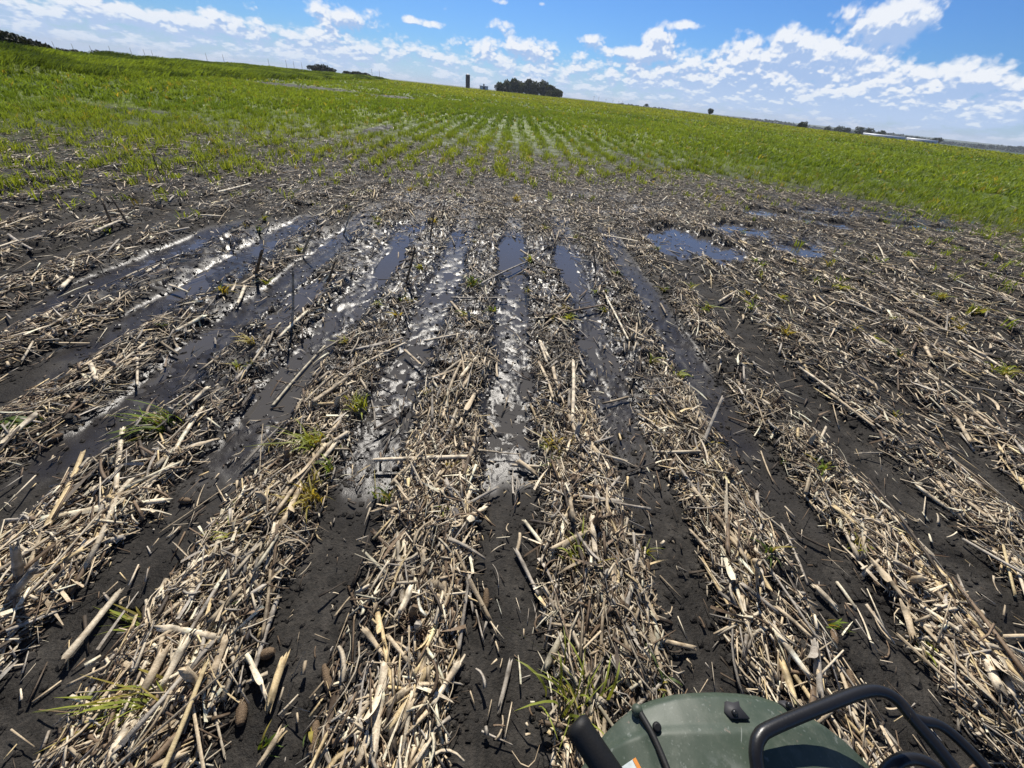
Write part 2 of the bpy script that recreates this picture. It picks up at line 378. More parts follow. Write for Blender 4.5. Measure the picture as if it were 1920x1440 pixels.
def mat_plain(name, col, rough=.6, spec=.4, var=.25, scale=20, bmp=0.0, metal=0.0):
    m, T, b = new_mat(name); p = pos(T); n = T.noise(p, scale, 4, .6)
    lo = tuple(x * (1 - var) for x in col); hi = tuple(min(1, x * (1 + var)) for x in col)
    T.put(b.inputs['Base Color'], T.mix(n, lo, hi)); b.inputs['Roughness'].default_value = rough; b.inputs['Specular IOR Level'].default_value = spec; b.inputs['Metallic'].default_value = metal
    if bmp: bump(T, b, T.noise(p, scale * 6, 3), bmp, .003)
    return m
M_SOIL = mat_soil(); M_STRAW = mat_straw(); M_LEAF = mat_leaf('green_leaf'); M_CROWN = mat_leaf('tree_leaf', .18, .6); M_WATER = mat_water()
M_BARK = mat_plain('bark', (.07, .055, .045), .9, .2)

# ------------------------------------------------------------------ ground, water
def build_ground():
    rr = [.12]
    while rr[-1] < 16: rr.append(rr[-1] + max(.010, rr[-1] * .0068))
    while rr[-1] < 90: rr.append(rr[-1] * 1.02)
    while rr[-1] < 9000: rr.append(rr[-1] * 1.045)
    rr = np.array(rr)
    A = np.concatenate([np.radians(np.arange(-72, 72, .17)), np.radians(np.arange(72, 288, 4.0))])
    r, a = np.meshgrid(rr, A, indexing='ij'); x = r * np.sin(a); y = r * np.cos(a)
    z = ground(x, y); n, k = x.shape
    V = np.stack([x, y, z], -1).reshape(-1, 3)
    V = np.vstack([V, [[0, 0, float(ground(0, 0))]]])
    i = np.arange(n - 1)[:, None] * k; j = np.arange(k); j2 = (j + 1) % k
    q = np.stack([i + j2, i + j, i + k + j, i + k + j2], -1).reshape(-1, 4)
    tri = np.stack([np.full(k, n * k), j, j2], -1)
    W = wetness(x, y); t = furrow_t(x, y)
    base = z - WATER_Z
    wet = np.maximum(sst(.045, .006, base) * (W > .02), sst(0, .55, W) * .75 + (fbm(x * 1.5, y * 1.5, 141, 3) - .5) * .5 * (W > .01))
    fwet = (1 - sst(.12, .22, t)) * sst(.85, 1.75, y + (fbm(x * 3.1, y * 2.2, 421, 4) - .5) * 1.5 + (vn(np.round((x - X0) / ROW) * 3.3 + .4, y * 0 + .5, 423) - .5) * .5) * sst(8.5, 6, y) * sst(3.2, 1.6, np.abs(x + .4)) * .95
    far_wet = sst(.45, .7, fbm(x / .9, y / .5, 151, 3)) * sst(5, 7, y) * sst(12, 9, y) * sst(6, 2, np.abs(x)) * .75
    wet = np.clip(np.maximum.reduce([wet, fwet + (fbm(x * 3, y * 2, 161, 3) - .5) * .4, far_wet]), 0, 1) * (r < 20)
    gr = crop_density(x, y) * sst(10, 26, r); gr = np.maximum(gr, bank(x, y))
    Rc = np.interp(a, AZS, CREST_R); farm = sst(1.3, 2.0, r / Rc)
    gr = np.where(r > 200, 1, gr)
    c = np.stack([wet, gr, farm], -1).reshape(-1, 3); c = np.vstack([c, [[0, 0, 0]]])
    me = mesh_arrays('ground', V, [q, tri], c, True)
    tag(link('ground', me, M_SOIL), 'dark muddy field soil with furrows between the straw rows', kind='structure')
build_ground()
def build_water():
    xs = np.linspace(-6.5, 14, 60); ys = np.linspace(1.3, 12.2, 40); x, y = np.meshgrid(xs, ys, indexing='ij')
    V = np.stack([x, y, x * 0 + WATER_Z], -1).reshape(-1, 3); i = np.arange(59)[:, None] * 40; j = np.arange(39)
    q = np.stack([i + j, i + 40 + j, i + 41 + j, i + 1 + j], -1).reshape(-1, 4)
    keep = wetness(V[q].mean(1)[:, 0], V[q].mean(1)[:, 1]) > .01
    tag(link('puddle_water', mesh_arrays('puddle_water', V, [q[keep]], smooth=True), M_WATER), 'shallow rain water standing in the furrows', kind='structure')
build_water()

# ------------------------------------------------------------------ straw: loose pieces too many to count
PAL = np.array([(.76, .66, .49), (.59, .485, .33), (.43, .39, .325), (.21, .15, .095), (.72, .57, .32), (.09, .07, .05)])
def straw_cols(n, rg, p=(.34, .26, .16, .12, .06, .06)):
    c = PAL[rg.choice(6, n, p=p)] * rg.uniform(.75, 1.15, (n, 1)); return np.clip(c, 0, .8)
def straw_cover(x, y):                   # how thick the straw lies
    t = furrow_t(x, y); edge = .100 + .075 * vn(x * 2.1, y * 2.3, 31)
    d = sst(edge, edge + .08, t); W = wetness(x, y)
    d = d * (1 - .62 * sst(.1, .5, W)); d = d * (.12 + 1.2 * sst(.22, .80, .5 * vn(x * 2.1, y * 1.5, 171) + .5 * vn(x * 6, y * 5, 173)))
    lf = sst(-1.5, -4, x) * sst(2, 4.5, y)
    d = d * (1 - .35 * lf)
    d = np.where(y > 5, np.maximum(d, (.55 + .5 * vn(x * .9, y * .9, 177)) * sst(5.0, 8, y) * (1 - .55 * lf)), d); d = np.maximum(d, sst(2.2, 3.6, x) * (.25 + .5 * vn(x * 1.3, y * 1.3, 178)) * sst(1.5, 3, y))
    return (d + .024 + .06 * sst(4, 7, y)) * (1 - .85 * pool(x, y))
def scatter(n, rmin, rmax, rg, power=1.0, straw=True):
    # n = pieces per square metre close by; thins out with distance
    R = np.geomspace(rmin, rmax, 400); half = np.radians(np.interp(R, [.3, 1.5, 4, 12], [140, 105, 78, 63]))
    dens = n * np.minimum(1, (2.0 / R) ** power) * 2 * half * R; cdf = np.concatenate([[0], np.cumsum((dens[1:] + dens[:-1]) / 2 * np.diff(R))])
    m = int(cdf[-1]); r = np.interp(rg.uniform(0, cdf[-1], m), cdf, R); a = rg.uniform(-1, 1, m) * np.interp(r, R, half)
    x = r * np.sin(a); y = r * np.cos(a); k = rg.uniform(0, 1, m) < (straw_cover(x, y) if straw else .13 + .75 * sst(.10, .16, furrow_t(x, y)) * sst(.38, .2, furrow_t(x, y))); return x[k], y[k], r[k]
def lay(x, y, L, ang, rg, pile=.02, rad=.01, tilt=.12):
    dx = np.sin(ang) * L / 2; dy = np.cos(ang) * L / 2
    z0 = ground(x - dx, y - dy); z1 = ground(x + dx, y + dy); zm = ground(x, y)
    up = rg.uniform(0, 1, len(x)) ** 1.5 * pile
    a = np.maximum(z0, zm - .02) + rad * .7 + up; b = np.maximum(z1, zm - .02) + rad * .7 + up
    tl = rg.normal(size=len(x)) * tilt * L * .5; a = a + np.maximum(tl, 0); b = b + np.maximum(-tl, 0)
    return np.stack([x - dx, y - dy, a], 1), np.stack([x + dx, y + dy, b], 1)

HERO = []                                # stalks that become objects: (P0, P1, r, colour)
def build_straw():
    rg = np.random.default_rng(5); parts = []
    # stalk pieces
    x, y, r = scatter(215, .25, 16, rg, 1.25); n = len(x)
    L = np.clip(rg.lognormal(-1.85, .55, n), .05, .75); ang = rg.normal(0, .38, n); mess = rg.uniform(0, 1, n) < .33
    ang = np.where(mess, rg.uniform(0, 6.28, n), ang); rad = np.clip(rg.normal(.0075, .0025, n), .0035, .0135) * np.where(r > 6, 1.25, 1)
    P0, P1 = lay(x, y, L, ang, rg, .026, rad); c = straw_cols(n, rg)
    W = wetness(x, y); c = c * (1 - .45 * (W > .25)[:, None] * rg.uniform(0, 1, (n, 1))) * (1 - .45 * ((fbm(x * 1.4, y * 1.1, 181, 3) > .56) & (r < 5.5))[:, None] * rg.uniform(.2, 1, (n, 1)))
    size = L * rad / r ** 2 * (np.abs(np.arctan2(x, y)) < 1.0)
    order = np.argsort(-size); hero = order[:HERO_AUTO]; hs = np.zeros(n, bool); hs[hero] = True
    for i in hero: HERO.append((P0[i], P1[i], rad[i], c[i], None))
    for (sel, rings, sides) in ((~hs & (r < 2.6), 4, 8), (~hs & (r >= 2.6), 3, 5)):
        half = rg.uniform(0, 1, n) < .28
        for hf in (False, True):
            s = sel & (half == hf)
            if not s.any(): continue
            v, fs, idx, tt = tubes(P0[s], P1[s], rad[s], rad[s] * .82, rings, sides, .016, .07, .85, 3, 3.4 if hf else 2 * math.pi)
            cc = np.clip(c[s][idx] * (1 - .25 * (np.abs(tt - .5) > .45))[:, None] * STRIPE[:, None], .01, .85)
            parts.append((v, fs, cc))
    V, Fs, C = merge(parts); me = mesh_arrays('straw_litter', V, Fs, C, True)
    tag(link('straw_litter', me, M_STRAW), 'loose broken corn stalks lying thick between the furrows', kind='stuff')
    # flat dry leaf and husk ribbons
    x, y, r = scatter(270, .25, 9, rg, 1.2); n = len(x); L = np.clip(rg.lognormal(-2.1, .5, n), .04, .32); w = rg.uniform(.0025, .008, n) * (1 + .3 * (r > 4))
    ang = np.where(rg.uniform(0, 1, n) < .6, rg.normal(0, .45, n), rg.uniform(0, 6.28, n)); P0, P1 = lay(x, y, L, ang, rg, .03, w * .3, .2)
    S = 6; t = np.linspace(0, 1, S); cur = rg.normal(size=n) * .045; sag = rg.uniform(-.04, .05, n); tw = rg.normal(size=(n, 1)) * .5 + np.cumsum(rg.normal(size=(n, S)) * .35, 1); sd = np.stack([np.cos(ang), -np.sin(ang)], 1)
    V = np.zeros((n, S, 2, 3)); u = 4 * t * (1 - t)
    for i in range(S):
        c = P0 + (P1 - P0) * t[i]; c[:, :2] += sd * (cur * L * u[i])[:, None]; c[:, 2] += np.abs(sag) * L * u[i] + .003; ww = w * (1 - .75 * t[i] ** 2)
        for k, sg in enumerate((-1, 1)): V[:, i, k, :2] = c[:, :2] + sg * sd * (ww * np.cos(tw[:, i]))[:, None]; V[:, i, k, 2] = c[:, 2] + sg * ww * np.sin(tw[:, i]) + ww * .4
    b = (np.arange(n) * 2 * S)[:, None]; q = np.concatenate([b + np.array([2 * i, 2 * i + 1, 2 * i + 3, 2 * i + 2]) for i in range(S - 1)])
    C = np.repeat(np.clip(straw_cols(n, rg, (.30, .25, .18, .17, .04, .06)) * 1.05, 0, .8), 2 * S, 0) * np.tile(np.repeat(1 + .1 * rg.normal(size=S), 2), n)[:, None]
    tag(link('dry_leaves', mesh_arrays('dry_leaves', V.reshape(-1, 3), [q], np.clip(C, .01, .85)), M_STRAW), 'dry torn corn leaves and husks strewn over the rows', kind='stuff')
    # chopped leaf and husk bits
    parts = []
    for (cnt, r0, r1, sc, rings, pw, bend) in ((7500, .22, 3.2, 1.0, 2, 1.0, .02), (1300, .22, 3.2, 1.25, 5, 1.0, .13), (4600, 3.2, 16, 1.4, 2, 1.35, .02), (800, 10, 40, 2.3, 2, 1.3, .02), (40, 40, 75, 4.0, 2, .6, .02)):
        x, y, r = scatter(cnt, r0, r1, rg, pw); n = len(x)
        if r1 > 30: k = rg.uniform(0, 1, n) < (1 - .8 * crop_density(x, y)); x, y, r = x[k], y[k], r[k]; n = len(x)
        L = np.clip(rg.lognormal(-3.05, .6, n), .012, .20) * sc ** .8; w = np.clip(rg.lognormal(-5.75, .5, n), .0012, .009) * sc
        ang = np.where(rg.uniform(0, 1, n) < .45, rg.normal(0, .4, n), rg.uniform(0, 6.28, n))
        P0, P1 = lay(x, y, L, ang, rg, .03, w, .25)
        P0[:, 2] += .002; P1[:, 2] += .002
        v, fs, idx, tt = tubes(P0, P1, w, w * .6, rings, 4, bend, .0, .15 if bend > .1 else .38, 7)
        c = straw_cols(n, rg, (.25, .21, .14, .22, .05, .13)) * (1 - .5 * ((fbm(x * 1.4, y * 1.1, 181, 3) > .54) & (r < 5.5))[:, None] * rg.uniform(.2, 1, (n, 1))); W = wetness(x, y); c = c * (1 - .5 * sst(.1, .5, W) * rg.uniform(0, 1, n))[:, None]
        parts.append((v, fs, np.clip(c[idx] * STRIPE[:, None], .01, .85)))
    V, Fs, C = merge(parts); me = mesh_arrays('chaff', V, Fs, C)
    tag(link('chaff', me, M_STRAW), 'fine chopped husk and leaf litter over the mud', kind='stuff')
    # soil crumbs
    x, y, r = scatter(5200, .3, 12, rg, 1.3, False); n = len(x)
    s = np.clip(rg.lognormal(-5.15, .6, n), .002, .028)
    th = np.array([(0, 0, 1), (1, 0, 0), (0, 1, 0), (-1, 0, 0), (0, -1, 0), (.7, .7, .7), (-.7, .7, .6), (.7, -.7, .6), (-.7, -.7, .6)])
    base = th[None] * rg.uniform(.6, 1.15, (n, 9, 1)) * s[:, None, None] * np.array([1, 1, .7]) + np.stack([x, y, ground(x, y)], 1)[:, None]
    fc = np.array([(0, 5, 6), (0, 6, 8), (0, 8, 7), (0, 7, 5), (1, 2, 5), (2, 6, 5), (2, 3, 6), (3, 8, 6), (3, 4, 8), (4, 7, 8), (4, 1, 7), (1, 5, 7)])
    fs = (fc[None] + (np.arange(n) * 9)[:, None, None]).reshape(-1, 3)
    wet = wetness(x, y); c = np.stack([np.where(wet > .2, .8, .15), x * 0, x * 0], 1)
    tag(link('soil_crumbs', mesh_arrays('soil_crumbs', base.reshape(-1, 3), [fs], np.repeat(c, 9, 0), True), M_SOIL), 'dark clods of mud crumbled along the rows', kind='stuff')

# hand measured stalks: photo end points, radius (mm), tone index, optional label
STALKS = [
 (447,1040,353,1190,8,2),(353,1193,303,1290,13,0),(250,1343,197,1437,14,0),(362,1053,360,1123,14,0),(300,1177,420,1200,12,0),(427,1190,390,1287,12,1),(508,1010,497,1072,8,0),(533,1233,503,1327,13,4),
 (530,1363,483,1437,9,1),(460,1223,500,1310,7,0),(160,1027,43,1100,10,4),(497,1097,440,1130,9,2),(333,1377,277,1437,10,3),(310,1213,267,1300,14,1),(353,1407,290,1437,10,1),(353,1167,267,1233,9,3),
 (700,1120,722,1213,8,4),(722,1213,740,1297,8,4),(683,1180,720,1233,9,1),(723,1240,700,1417,15,0),(817,1170,777,1267,10,4),(803,1253,727,1370,12,4),(860,1243,810,1323,11,0),(733,1057,827,1123,9,1),(670,1110,743,1072,8,0),
 (863,1033,887,1147,6,2),(891,1137,907,1203,4,2),(770,1103,747,1153,14,0),(967,1030,1010,1117,9,2),(773,1313,740,1383,11,1),(770,1287,727,1323,11,1),(727,1193,770,1247,8,1),(1083,1000,1137,1087,7,2),(1087,1180,1180,1267,7,4),
 (1150,1057,1147,1110,13,1),(1158,1055,1156,1113,10,4),(1180,1177,1123,1203,6,2),(693,1377,670,1437,12,0),(757,1000,763,1077,9,0),(780,1027,773,1083,11,0),(795,1030,790,1083,10,0),
 (1299,915,1396,1031,11,1),(1396,1035,1446,1108,11,4),(1419,923,1430,1104,11,2),(1353,1027,1396,1154,10,0),(1396,1154,1411,1200,8,0),(1315,1046,1373,1147,8,4),(1292,992,1326,1031,8,1),(1388,1093,1457,1147,10,2),(1457,1139,1523,1197,9,1),
 (1450,1177,1519,1270,12,0),(1465,1239,1492,1320,13,4),(1484,1258,1527,1320,9,4),(1527,1204,1538,1305,12,2),(1527,1097,1569,1139,12,0),(1689,1000,1735,1070,11,4),(1673,1050,1781,1108,10,0),(1746,1081,1843,1185,13,4),(1858,1193,1908,1231,12,1),
 (1843,1208,1877,1297,19,0),(1874,1235,1898,1308,15,0),(1696,1135,1712,1197,14,1),(1635,1050,1696,1123,11,1),(1720,912,1912,1043,11,0),(1773,908,1904,1008,11,1),(1565,950,1608,985,12,4),(1654,966,1669,1066,8,0),(1496,1000,1550,1027,7,5),
 (380,763,330,840,12,0),(330,840,290,877,13,0),(83,973,317,937,15,0),(10,975,140,953,7,2),(230,803,217,920,12,0),(390,727,357,757,14,0),(257,670,257,723,8,0),(230,663,183,717,11,1),(170,683,180,713,13,0),(410,823,337,847,8,1),
 (67,777,0,833,13,0),(640,787,590,850,11,1),(610,833,513,967,11,1),(563,913,523,990,13,1),(470,683,440,713,13,2),(53,600,97,633,12,1),(97,717,130,747,9,0),(517,980,503,1040,11,0),(276,640,217,687,11,0),(477,723,452,763,9,5),
 (900,667,860,713,11,1),(882,703,863,733,11,1),(847,720,830,783,12,1),(893,733,857,803,12,1),(1010,680,1037,747,11,1),(1037,690,1050,747,13,1),(1075,677,1073,793,13,0),(1013,640,1030,673,12,0),(1097,813,1123,853,14,1),(970,863,1007,890,14,1),
 (890,833,870,880,11,1),(910,950,840,1010,12,0),(1110,967,1117,1040,14,0),(1133,977,1183,1007,9,1),(1060,963,1053,1007,13,0),(1100,997,1033,1030,11,1),(807,800,763,853,9,1),(653,810,600,843,12,0),(627,833,600,867,12,0),(747,897,793,907,7,1),
 (773,940,760,1027,11,0),(667,690,760,643,11,0),(660,657,747,640,12,2),(700,807,743,783,9,5),(897,535,988,491,12,2),(1004,495,1056,507,13,5),(846,558,949,558,10,2),(846,566,885,610,13,1),(1020,594,1131,572,13,3),(1020,610,1062,578,11,1),
 (1048,598,1079,626,11,1),(1012,641,1026,680,12,0),(648,660,755,634,12,2),(795,640,862,626,11,0),(862,709,899,663,11,0),(759,657,790,685,11,1),(976,469,1004,489,13,1),(1131,546,1178,637,11,0),(1234,487,1293,503,13,1),(1348,566,1380,546,14,0),
 (175,435,226,413,16,0),(408,360,470,344,16,0),(113,541,135,520,17,0),(16,440,62,468,13,2),(492,508,452,533,12,1),(459,537,445,570,14,0),(383,592,328,621,15,0),(576,584,521,635,14,0),(53,623,15,633,12,0),(120,568,58,603,10,1),(317,535,352,548,12,0),
 (1745,1110,1785,1165,9,2),(1790,780,1820,830,13,1),(1640,760,1700,800,11,0),(1500,690,1570,740,11,0),(1560,740,1640,800,11,1),(1480,800,1560,850,12,0),(1740,700,1830,760,12,0),(1800,640,1880,690,13,0),(1590,560,1650,590,13,0),(1735,650,1747,672,16,1)]
HERO_AUTO = 300 - len(STALKS)
build_straw()
for (xa, ya, xb, yb, mm, tone) in STALKS:
    A = at(xa, ya); B = at(xb, yb); r = mm / 1000.0
    for Q in (A, B):
        g = float(ground(Q[0], Q[1])); 
    zA = float(ground(A[0], A[1])); zB = float(ground(B[0], B[1])); A = at(xa, ya, max(zA, -.01) + r + .018); B = at(xb, yb, max(zB, -.01) + r + .018)
    HERO.append((A, B, r, PAL[tone] * RNG.uniform(.9, 1.08), 'm'))

def stalk_mesh(P0, P1, r, c, rg, split=False):
    L = float(np.linalg.norm(P1 - P0)); mid = (P0 + P1) / 2
    n = max(5, int(L / .022)); t = np.linspace(0, 1, n); sides = 12
    d, a, b = frame((P1 - P0)[None]); d, a, b = d[0], a[0], b[0]
    nodes = np.arange(rg.uniform(.02, .12), L, rg.uniform(.11, .17)); tt = t * L
    for q in nodes:                      # pull the closest rings onto the joint
        if 0.015 < q < L - .015: k = int(np.argmin(abs(tt - q))); tt[k] = q
    tt = np.sort(tt); isn = np.array([np.min(np.abs(nodes - s)) < .003 if len(nodes) else False for s in tt])
    th = np.linspace(0, 2 * math.pi, sides, endpoint=False); V = []; C = []
    stripe = 1 + .13 * rg.normal(size=(sides, 1)); cur = rg.normal() * .014 * L; cur2 = rg.normal() * .006 * L; ridge = rg.uniform(0, 6.28)
    for k, s in enumerate(tt):
        u = s / L; cen = P0 - mid + (P1 - P0) * u + (a * cur + b * cur2) * 4 * u * (1 - u)
        rad = r * (1.05 - .22 * u) * (1.16 if isn[k] else 1) * (1 + .05 * rg.normal())
        groove = 1 - .13 * np.exp(-((np.mod(th - ridge + math.pi, 2 * math.pi) - math.pi) / .5) ** 2)
        rr = rad * groove * (1 + .04 * rg.normal(size=sides))
        ring = cen + (np.cos(th) * rr)[:, None] * a + (np.sin(th) * rr * .84)[:, None] * b
        if k in (0, n - 1): ring = ring + d * (rg.normal(size=sides) * r * .9)[:, None] * (1 if k else -1)
        V.append(ring); sh = .42 if isn[k] else (1.0 + .12 * rg.normal())
        C.append(np.tile(np.clip(c * sh, .02, .85), (sides, 1)) * (1 + .05 * rg.normal(size=(sides, 1))) * stripe)
    V = np.concatenate(V); C = np.concatenate(C)
    m = np.arange(sides - (4 if split else 0)); m2 = (m + 1) % sides; k = np.arange(n - 1)[:, None] * sides
    fs = [np.stack([k + m, k + m2, k + sides + m2, k + sides + m], -1).reshape(-1, 4)]
    if not split:
        e0 = V[:sides].mean(0) + d * r * .6; e1 = V[-sides:].mean(0) - d * r * .6; o = len(V); V = np.vstack([V, e0, e1]); C = np.vstack([C, c * .55, c * .55])
        s = np.arange(sides); s2 = (s + 1) % sides
        fs.append(np.stack([s2, s, np.full(sides, o)], 1)); fs.append(np.stack([(n - 1) * sides + s, (n - 1) * sides + s2, np.full(sides, o + 1)], 1))
    return mesh_arrays('corn_stalk', V, fs, np.clip(C, 0, .9), True), mid
def sheath_mesh(P0, P1, r, c, rg):       # a strip of dry leaf still wrapped along the stalk
    n = 9; d, a, b = frame((P1 - P0)[None]); d, a, b = d[0], a[0], b[0]; L = np.linalg.norm(P1 - P0); mid = (P0 + P1) / 2
    s0 = rg.uniform(.1, .4); s1 = s0 + rg.uniform(.3, .5); V = []; ph = rg.uniform(.3, 2.5)
    for k in range(n):
        u = s0 + (s1 - s0) * k / (n - 1); w = .95 * (1 - .75 * (k / (n - 1)) ** 2); lift = (k / (n - 1)) ** 2 * r * 2.4
        for q in np.linspace(-w, w, 4):
            an = ph + q; V.append(P0 - mid + (P1 - P0) * u + (a * math.cos(an) + b * math.sin(an)) * (r * 1.22 + lift))
    k = np.arange(n - 1)[:, None] * 4; m = np.arange(3)
    q = np.stack([k + m, k + m + 1, k + m + 5, k + m + 4], -1).reshape(-1, 4)
    return mesh_arrays('leaf_sheath', np.array(V), [q], np.tile(np.clip(c * 1.05, 0, .8), (len(V), 1)), True)
ORD = ['nearest', 'second nearest', 'third nearest', 'fourth nearest', 'fifth nearest', 'sixth nearest', 'seventh nearest', 'eighth nearest', 'ninth nearest', 'tenth nearest', 'eleventh nearest', 'twelfth nearest', 'thirteenth nearest', 'fourteenth nearest', 'fifteenth nearest', 'sixteenth nearest', 'seventeenth nearest', 'eighteenth nearest', 'nineteenth nearest', 'twentieth nearest']
NUM = ['first', 'second', 'third', 'fourth', 'fifth', 'sixth', 'seventh', 'eighth', 'ninth', 'tenth', 'eleventh', 'twelfth', 'thirteenth', 'fourteenth', 'fifteenth', 'sixteenth', 'seventeenth', 'eighteenth', 'nineteenth', 'twentieth']
def row_words(x):
    k = math.floor((x - X0) / ROW); return (f'{NUM[min(k, 19)]} straw row right' if k >= 0 else f'{NUM[min(-k - 1, 19)]} straw row left') + ' of middle furrow'
def tone_word(c):
    b = c.mean()
    if b < .12: return 'blackened'
    if b < .22: return 'brown'
    if c[2] / c[0] < .52 and b > .3: return 'yellowish'
    if c[2] / c[0] > .68 and b < .45: return 'grey'
    return 'pale' if b > .44 else 'tan'
def build_heroes():
    rg = np.random.default_rng(77); items = []
    for (A, B, r, c, src) in HERO:
        L = float(np.linalg.norm(B - A)); size = 'short' if L < .14 else 'mid-length' if L < .27 else 'long'
        mid = (A + B) / 2; thick = 'thick ' if r > .0125 else ''
        lie = abs(math.atan2(B[0] - A[0], B[1] - A[1])) % math.pi; cross = ' crosswise' if .9 < lie < 2.24 else ''
        items.append((math.hypot(mid[0], mid[1]), f'{thick}{size} {tone_word(c)}', cross, row_words(mid[0]), A, B, r, c, L))
    items.sort(key=lambda t: t[0]); seen = {}
    for (dist, look, cross, row, A, B, r, c, L) in items:
        key = (look, cross, row); k = seen.get(key, 0); seen[key] = k + 1
        lab = f'{ORD[min(k, 19)]} {look} stalk{cross} on {row}'
        split = rg.uniform() < .16 and L < .35
        me, mid = stalk_mesh(A, B, r, c, rg, split)
        o = link('corn_stalk', me, M_STRAW, loc=mid)
        tag(o, lab, 'corn stalk', 'broken corn stalks lying in the straw rows')
        if dist < 2.2 and L > .16 and rg.uniform() < .4: link('leaf_sheath', sheath_mesh(A, B, r, c, rg), M_STRAW, o)
build_heroes()

# standing stubble: photo foot, photo top, radius mm, tone
STUBBLE = [(547,610,549,511,11,2,'tall thin upright stub standing alone in the flooded furrow'),(478,511,492,468,17,3,'thick split brown stub standing left of the flooded furrows'),(565,475,589,426,13,1,'slanting pale stub behind the flooded furrows, leaning right'),
 (609,537,627,493,13,3,'dark leaning stub beside the flooded furrow, right of the tall thin stub'),(211,424,193,380,14,3,'dark stub leaning left beside a pale fallen stalk on the bare mud'),(244,424,208,369,10,3,'thin dark stub leaning far left on the bare mud'),
 (806,447,814,398,12,3,'straight dark stub before the green crop, left of the centre'),(760,530,778,465,13,3,'leaning brown stub with pale foot amid the flooded rows'),(827,410,836,370,10,3,'short dark stub at the edge of the green crop'),
 (32,1090,27,1022,16,2,'thick grey broken stub standing at the left edge'),(3,1133,70,1060,15,2,'stout grey stub leaning right over the straw, by the thick broken one'),(1118,505,1112,462,11,3,'low dark stub behind the crosswise black stalk'),(300,330,285,290,11,3,'dark stub among the first sparse green plants'),
 (643,440,659,395,11,0,'pale slanted stub on the mud in front of the crop'),(1425,1104,1419,1060,8,2,'short grey stub upright in the near right row'),(1308,860,1355,745,11,2,'grey stub leaning right out of the straw right of the middle'),(1725,632,1712,655,12,3,'small brown stub on the right hand rows')]
def build_stubble():
    rg = np.random.default_rng(88)
    for (xa, ya, xb, yb, mm, tone, lab) in STUBBLE:
        A0 = at(xa, ya, 0.0); g = float(ground(A0[0], A0[1])); A = at(xa, ya, g); ra = ray(xb, yb)
        s = (A[1] - 0.02) / ra[1]; B = np.array([0, 0, H]) + ra * s
        cap = .20 if A[1] < 2.0 else .5
        if B[2] > cap or B[2] < g + .03: B = at(xb, yb, g + cap if B[2] > cap else g + .08)
        A = A - np.array([0, 0, .02]); me, mid = stalk_mesh(A, B, mm / 1000, PAL[tone] * .9, rg, False)
        tag(link('corn_stub', me, M_STRAW, loc=mid), lab, 'corn stub', 'corn stubs still standing')
build_stubble()

# corn cobs
COBS = [(912,1118,.085,.017,0.05,'brown corn cob lying alone in the middle furrow'),(500,1222,.05,.022,1.2,'stubby round brown cob end by the left mud strip'),(612,1268,.10,.018,-.6,'dark corn cob buried in straw left of the bottom middle'),(102,818,.07,.02,.3,'muddy brown cob on the flooded left row'),
 (1130,945,.09,.019,.2,'brown cob half under straw beside the right furrow'),(1110,948,.07,.017,-.4,'short cob beside another in the first right row'),(1568,1192,.085,.018,.6,'speckled cob beside the far right mud strip'),(1432,1215,.08,.018,.1,'cob between fallen stalks near the quad bike'),
 (840,1130,.08,.018,.1,'cob among crossed stalks left of the middle furrow'),(1585,1285,.09,.019,.5,'rusty brown cob just beyond the black rack'),(450,1330,.09,.020,-.5,'ragged cob between fallen stalks at lower left'),(345,935,.06,.019,1.5,'small dark cob beside the long crosswise stalk'),
 (1095,770,.07,.019,1.2,'dark brown cob on the wet right row'),(870,700,.06,.018,.4,'small wet cob on the flooded row'),(1215,1060,.08,.018,.3,'cob on the furrow edge right of the middle'),(590,1385,.10,.02,-.3,'large rough cob by a green leaf at the bottom'),(1808,1232,.13,.015,1.1,'pale curled husk covered cob at the right')]
def build_roots():                       # the dead root crowns of last year's corn, in line with the rows
    rg = np.random.default_rng(55); spots = [tuple(at(px, py, .02)[:2]) for px, py in ((690, 770), (1145, 835), (480, 955), (1370, 760), (800, 905), (235, 690), (1010, 905), (1250, 640), (840, 1190), (420, 1300), (1290, 900), (1470, 1060), (1610, 850), (560, 870), (330, 780), (1720, 1100), (720, 1160), (1130, 1000), (890, 600), (690, 600))]
    spots.sort(key=lambda p: p[0] ** 2 + p[1] ** 2); seen = {}
    for x, y in spots:
        k = math.floor((x - X0) / ROW); x = X0 + (k + .5) * ROW + rg.normal() * .05; z = float(ground(x, y)); parts = []; n = 46
        a = rg.uniform(0, 6.28, n); e = rg.uniform(-.5, .9, n); L = rg.uniform(.025, .075, n); d = np.stack([np.cos(a) * np.cos(e), np.sin(a) * np.cos(e), np.sin(e)], 1); o = rg.normal(size=(n, 3)) * .008
        v, fs, idx, tt = tubes(o, o + d * L[:, None], np.full(n, .0032), np.full(n, .0012), 4, 5, .18, seed=int(rg.integers(999))); parts.append((v, fs, np.array((.13, .09, .06)) * rg.uniform(.5, 1.5, (n, 1))[idx]))
        h = rg.uniform(.05, .09); v, fs, idx, tt = tubes(np.array([[0, 0, -.01]]), np.array([[rg.normal() * .02, rg.normal() * .02, h]]), np.array([.017]), np.array([.013]), 6, 10, .03, .12, seed=3); parts.append((v, fs, np.tile(PAL[rg.choice([1, 2, 3])] * .9, (len(v), 1))))
        V, Fs, C = merge(parts); row = row_words(x); q = seen.get(row, 0); seen[row] = q + 1
        tag(link('root_crown', mesh_arrays('root_crown', V, Fs, np.clip(C, .01, .8), True), M_STRAW, loc=(x, y, z + .012)), f'{ORD[q]} dark root clump on {row}', 'root clump', 'root clumps left in the straw rows')
build_roots()
